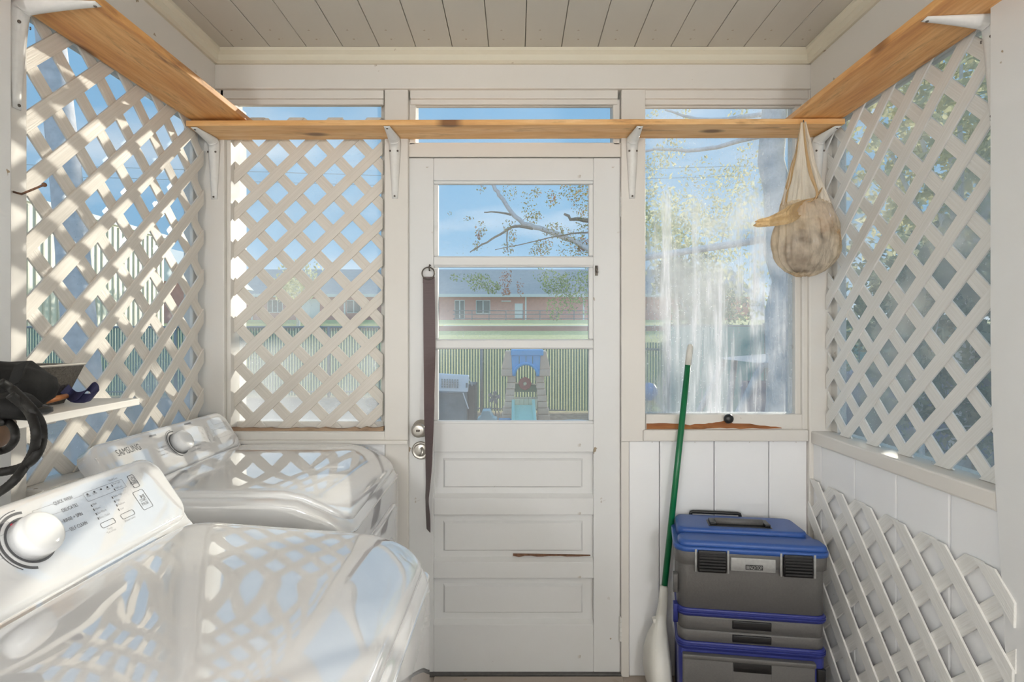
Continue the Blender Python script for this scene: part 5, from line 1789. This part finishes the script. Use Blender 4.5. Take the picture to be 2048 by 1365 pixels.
limb(tr1, [(2.7, 5.7, 3.4), at(1400, 300, 6.3), at(1310, 300, 6.5), at(1200, 330, YT)], .03, .01, MT['bark'])
limb(tr1, [(2.7, 5.7, 3.6), at(1420, 240, 6.3), at(1330, 220, 6.5)], .03, .01, MT['bark'])
def cl(u, v, y, ru, n, rv=None):
    r = ru / F * y
    q = (rv or ru) / F * y
    return (at(u, v, y), (r, r * 1.2, q), n)
leaves('foliage', [cl(962, 378, YT, 10, 24), cl(1018, 384, YT, 20, 60), cl(1052, 396, YT, 14, 30), cl(1072, 385, YT, 12, 60), cl(1105, 397, YT, 20, 90), cl(1150, 380, YT, 32, 260, 22), cl(1165, 408, YT, 26, 120),
                   cl(1066, 434, YT, 22, 110, 14), cl(1060, 420, YT, 20, 50), cl(1018, 455, YT, 18, 70), cl(962, 460, YT, 12, 90, 20), cl(955, 492, YT, 12, 40), cl(1025, 475, YT, 10, 40), cl(1018, 495, YT, 16, 60),
                   cl(1110, 462, YT, 28, 200, 16), cl(1152, 478, YT, 24, 160), cl(1085, 492, YT, 22, 120, 14), cl(1140, 500, YT, 28, 150), cl(1176, 440, YT, 26, 220), cl(1078, 505, YT, 26, 80, 10), cl(935, 437, YT, 14, 22, 5), cl(900, 427, YT, 5, 8),
                   cl(1170, 500, YT, 16, 120)], .016, MT['leaf_mix'], tr1)
leaves('hanging_foliage', [cl(960, 565, YT, 26, 300, 20), cl(985, 575, YT, 18, 150, 14), cl(930, 556, YT, 36, 90, 9), cl(1110, 570, YT, 30, 420, 26), cl(1150, 575, YT, 40, 560, 36), cl(1185, 560, YT, 30, 300, 40), cl(1112, 618, YT, 20, 200, 26), cl(1140, 606, YT, 22, 160), cl(1180, 610, YT, 30, 120), cl(1090, 555, YT, 26, 90)], .017, MT['leaf_green'], tr1)
leaves('rust_foliage', [cl(1012, 560, YT, 14, 120, 24), cl(1012, 585, YT, 10, 60), cl(1040, 575, YT, 8, 40, 20), cl(1165, 490, YT, 14, 120), cl(958, 472, YT, 7, 30), cl(1105, 398, YT, 8, 30)], .016, MT['leaf_rust'], tr1)
leaves('crown_foliage', [cl(1310, 330, 6.5, 26, 140), cl(1340, 300, 6.5, 34, 180), cl(1305, 380, 6.5, 22, 80), cl(1400, 350, 6.4, 44, 160), cl(1475, 345, 6.4, 44, 200, 22), cl(1440, 405, 6.4, 46, 140), cl(1390, 420, 6.4, 30, 90), cl(1500, 300, 6.2, 30, 60),
                         cl(1310, 225, 6.5, 16, 30), cl(1370, 228, 6.5, 20, 40, 8), cl(1480, 228, 6.5, 30, 60, 8), cl(1560, 235, 6.5, 30, 60), cl(1340, 400, 6.5, 22, 90), cl(1445, 440, 6.4, 36, 120), cl(1510, 450, 6.4, 36, 150)], .022, MT['leaf_pale'], tr1)


def bush_tree(label, base, h, crown, n, size, leafmat, trunk_r=.1, name='background_tree'):
    base = Vector(base)
    base.z = gz(base.x, base.y)
    t = thing(name, label, 'tree', base, 'trees outside the porch')
    limb(t, [base - Vector((0, 0, .05)), base + Vector((.05, 0, h * .5)), base + Vector((-.03, .05, h))], trunk_r, trunk_r * .4, MT['bark'], 'trunk')
    rnd = random.Random(int(base.x * 31 + base.y * 17))
    cs = []
    for k in range(9):
        d = Vector((rnd.uniform(-.8, .8) * crown[0], rnd.uniform(-.8, .8) * crown[1], rnd.uniform(-.75, .8) * crown[2]))
        r = rnd.uniform(.45, .75)
        cs.append((base + Vector((0, 0, h)) + d, (crown[0] * r, crown[1] * r, crown[2] * r), n // 9))
        if name != 'garden_shrub' or k < 5: limb(t, [base + Vector((0, 0, h * .55)), base + Vector((0, 0, h * .8)) + d * .5, base + Vector((0, 0, h)) + d], trunk_r * .35, trunk_r * .08, MT['bark'])
    leaves('foliage', cs, size, leafmat, t)
    return t


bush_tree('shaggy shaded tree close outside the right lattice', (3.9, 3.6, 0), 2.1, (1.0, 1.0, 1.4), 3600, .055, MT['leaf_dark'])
bush_tree('tall pale tree seen through the top of the right lattice', (6.6, 6.3, 0), 4.3, (1.9, 1.6, 1.9), 4500, .07, MT['leaf_pale'])
bush_tree('leafy olive tree behind the hanging bag side of the right lattice', (4.15, 5.15, 0), 3.1, (1.25, 1.0, 1.5), 5200, .055, MT['leaf_pale'])
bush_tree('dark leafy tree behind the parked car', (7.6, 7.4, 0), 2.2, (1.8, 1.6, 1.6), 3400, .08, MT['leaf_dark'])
bush_tree('pale autumn tree seen low through the streaked window', (4.6, 13.5, 0), 3.3, (1.6, 1.5, 1.5), 3000, .07, MT['leaf_pale'])
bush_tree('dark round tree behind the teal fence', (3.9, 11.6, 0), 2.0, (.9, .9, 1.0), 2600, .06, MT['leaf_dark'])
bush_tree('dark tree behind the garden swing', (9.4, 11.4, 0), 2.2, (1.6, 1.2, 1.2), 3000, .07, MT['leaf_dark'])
bush_tree('small olive tree on the grass before the brick building, left of the door', (-9.5, 24, 0), 2.4, (1.0, 1.0, .9), 900, .09, MT['leaf_pale'])
bush_tree('low grey-green shrub outside the right lattice in front of the car', (3.15, 4.35, 0), 1.15, (.62, .55, .85), 3800, .04, MT['leaf_dark'], .03, 'garden_shrub')
# weathered trunk close outside the left side window
tk = thing('leaning_trunk', 'leaning grey tree trunk close outside the left side lattice', 'tree trunk', (-3.0, 4.0, gz(-3, 4)))
a, b = at(100, 60, 3.3), at(163, 700, 3.3)
d_ = b - a
b2 = a + d_ * ((a.z - gz(-3, 3.3)) / (a.z - b.z)) - Vector((0, 0, .03))
t2 = a - d_ * .6
MB().tube([t2, a, (a + b) / 2 + Vector((.01, 0, 0)), b, b2], [.062, .072, .08, .088, .10], 14).build('trunk', MT['bark'], tk, smooth=True)
# overhead wires beyond the left windows
for k, (ya, yb_, lab) in enumerate(((330, 342, 'upper overhead wire crossing the sky beyond the left lattice'), (352, 362, 'lower overhead wire crossing the sky beyond the left lattice'))):
    t = thing('overhead_wire', lab, 'wire', at(60, ya, 26))
    MB().tube([at(-600, ya - 40, 26), at(60, ya, 26), at(450, yb_, 26), at(790, yb_ + 10, 26), at(1500, yb_ - 10, 26)], .012, 5).build('cable', MT['galv'], t)
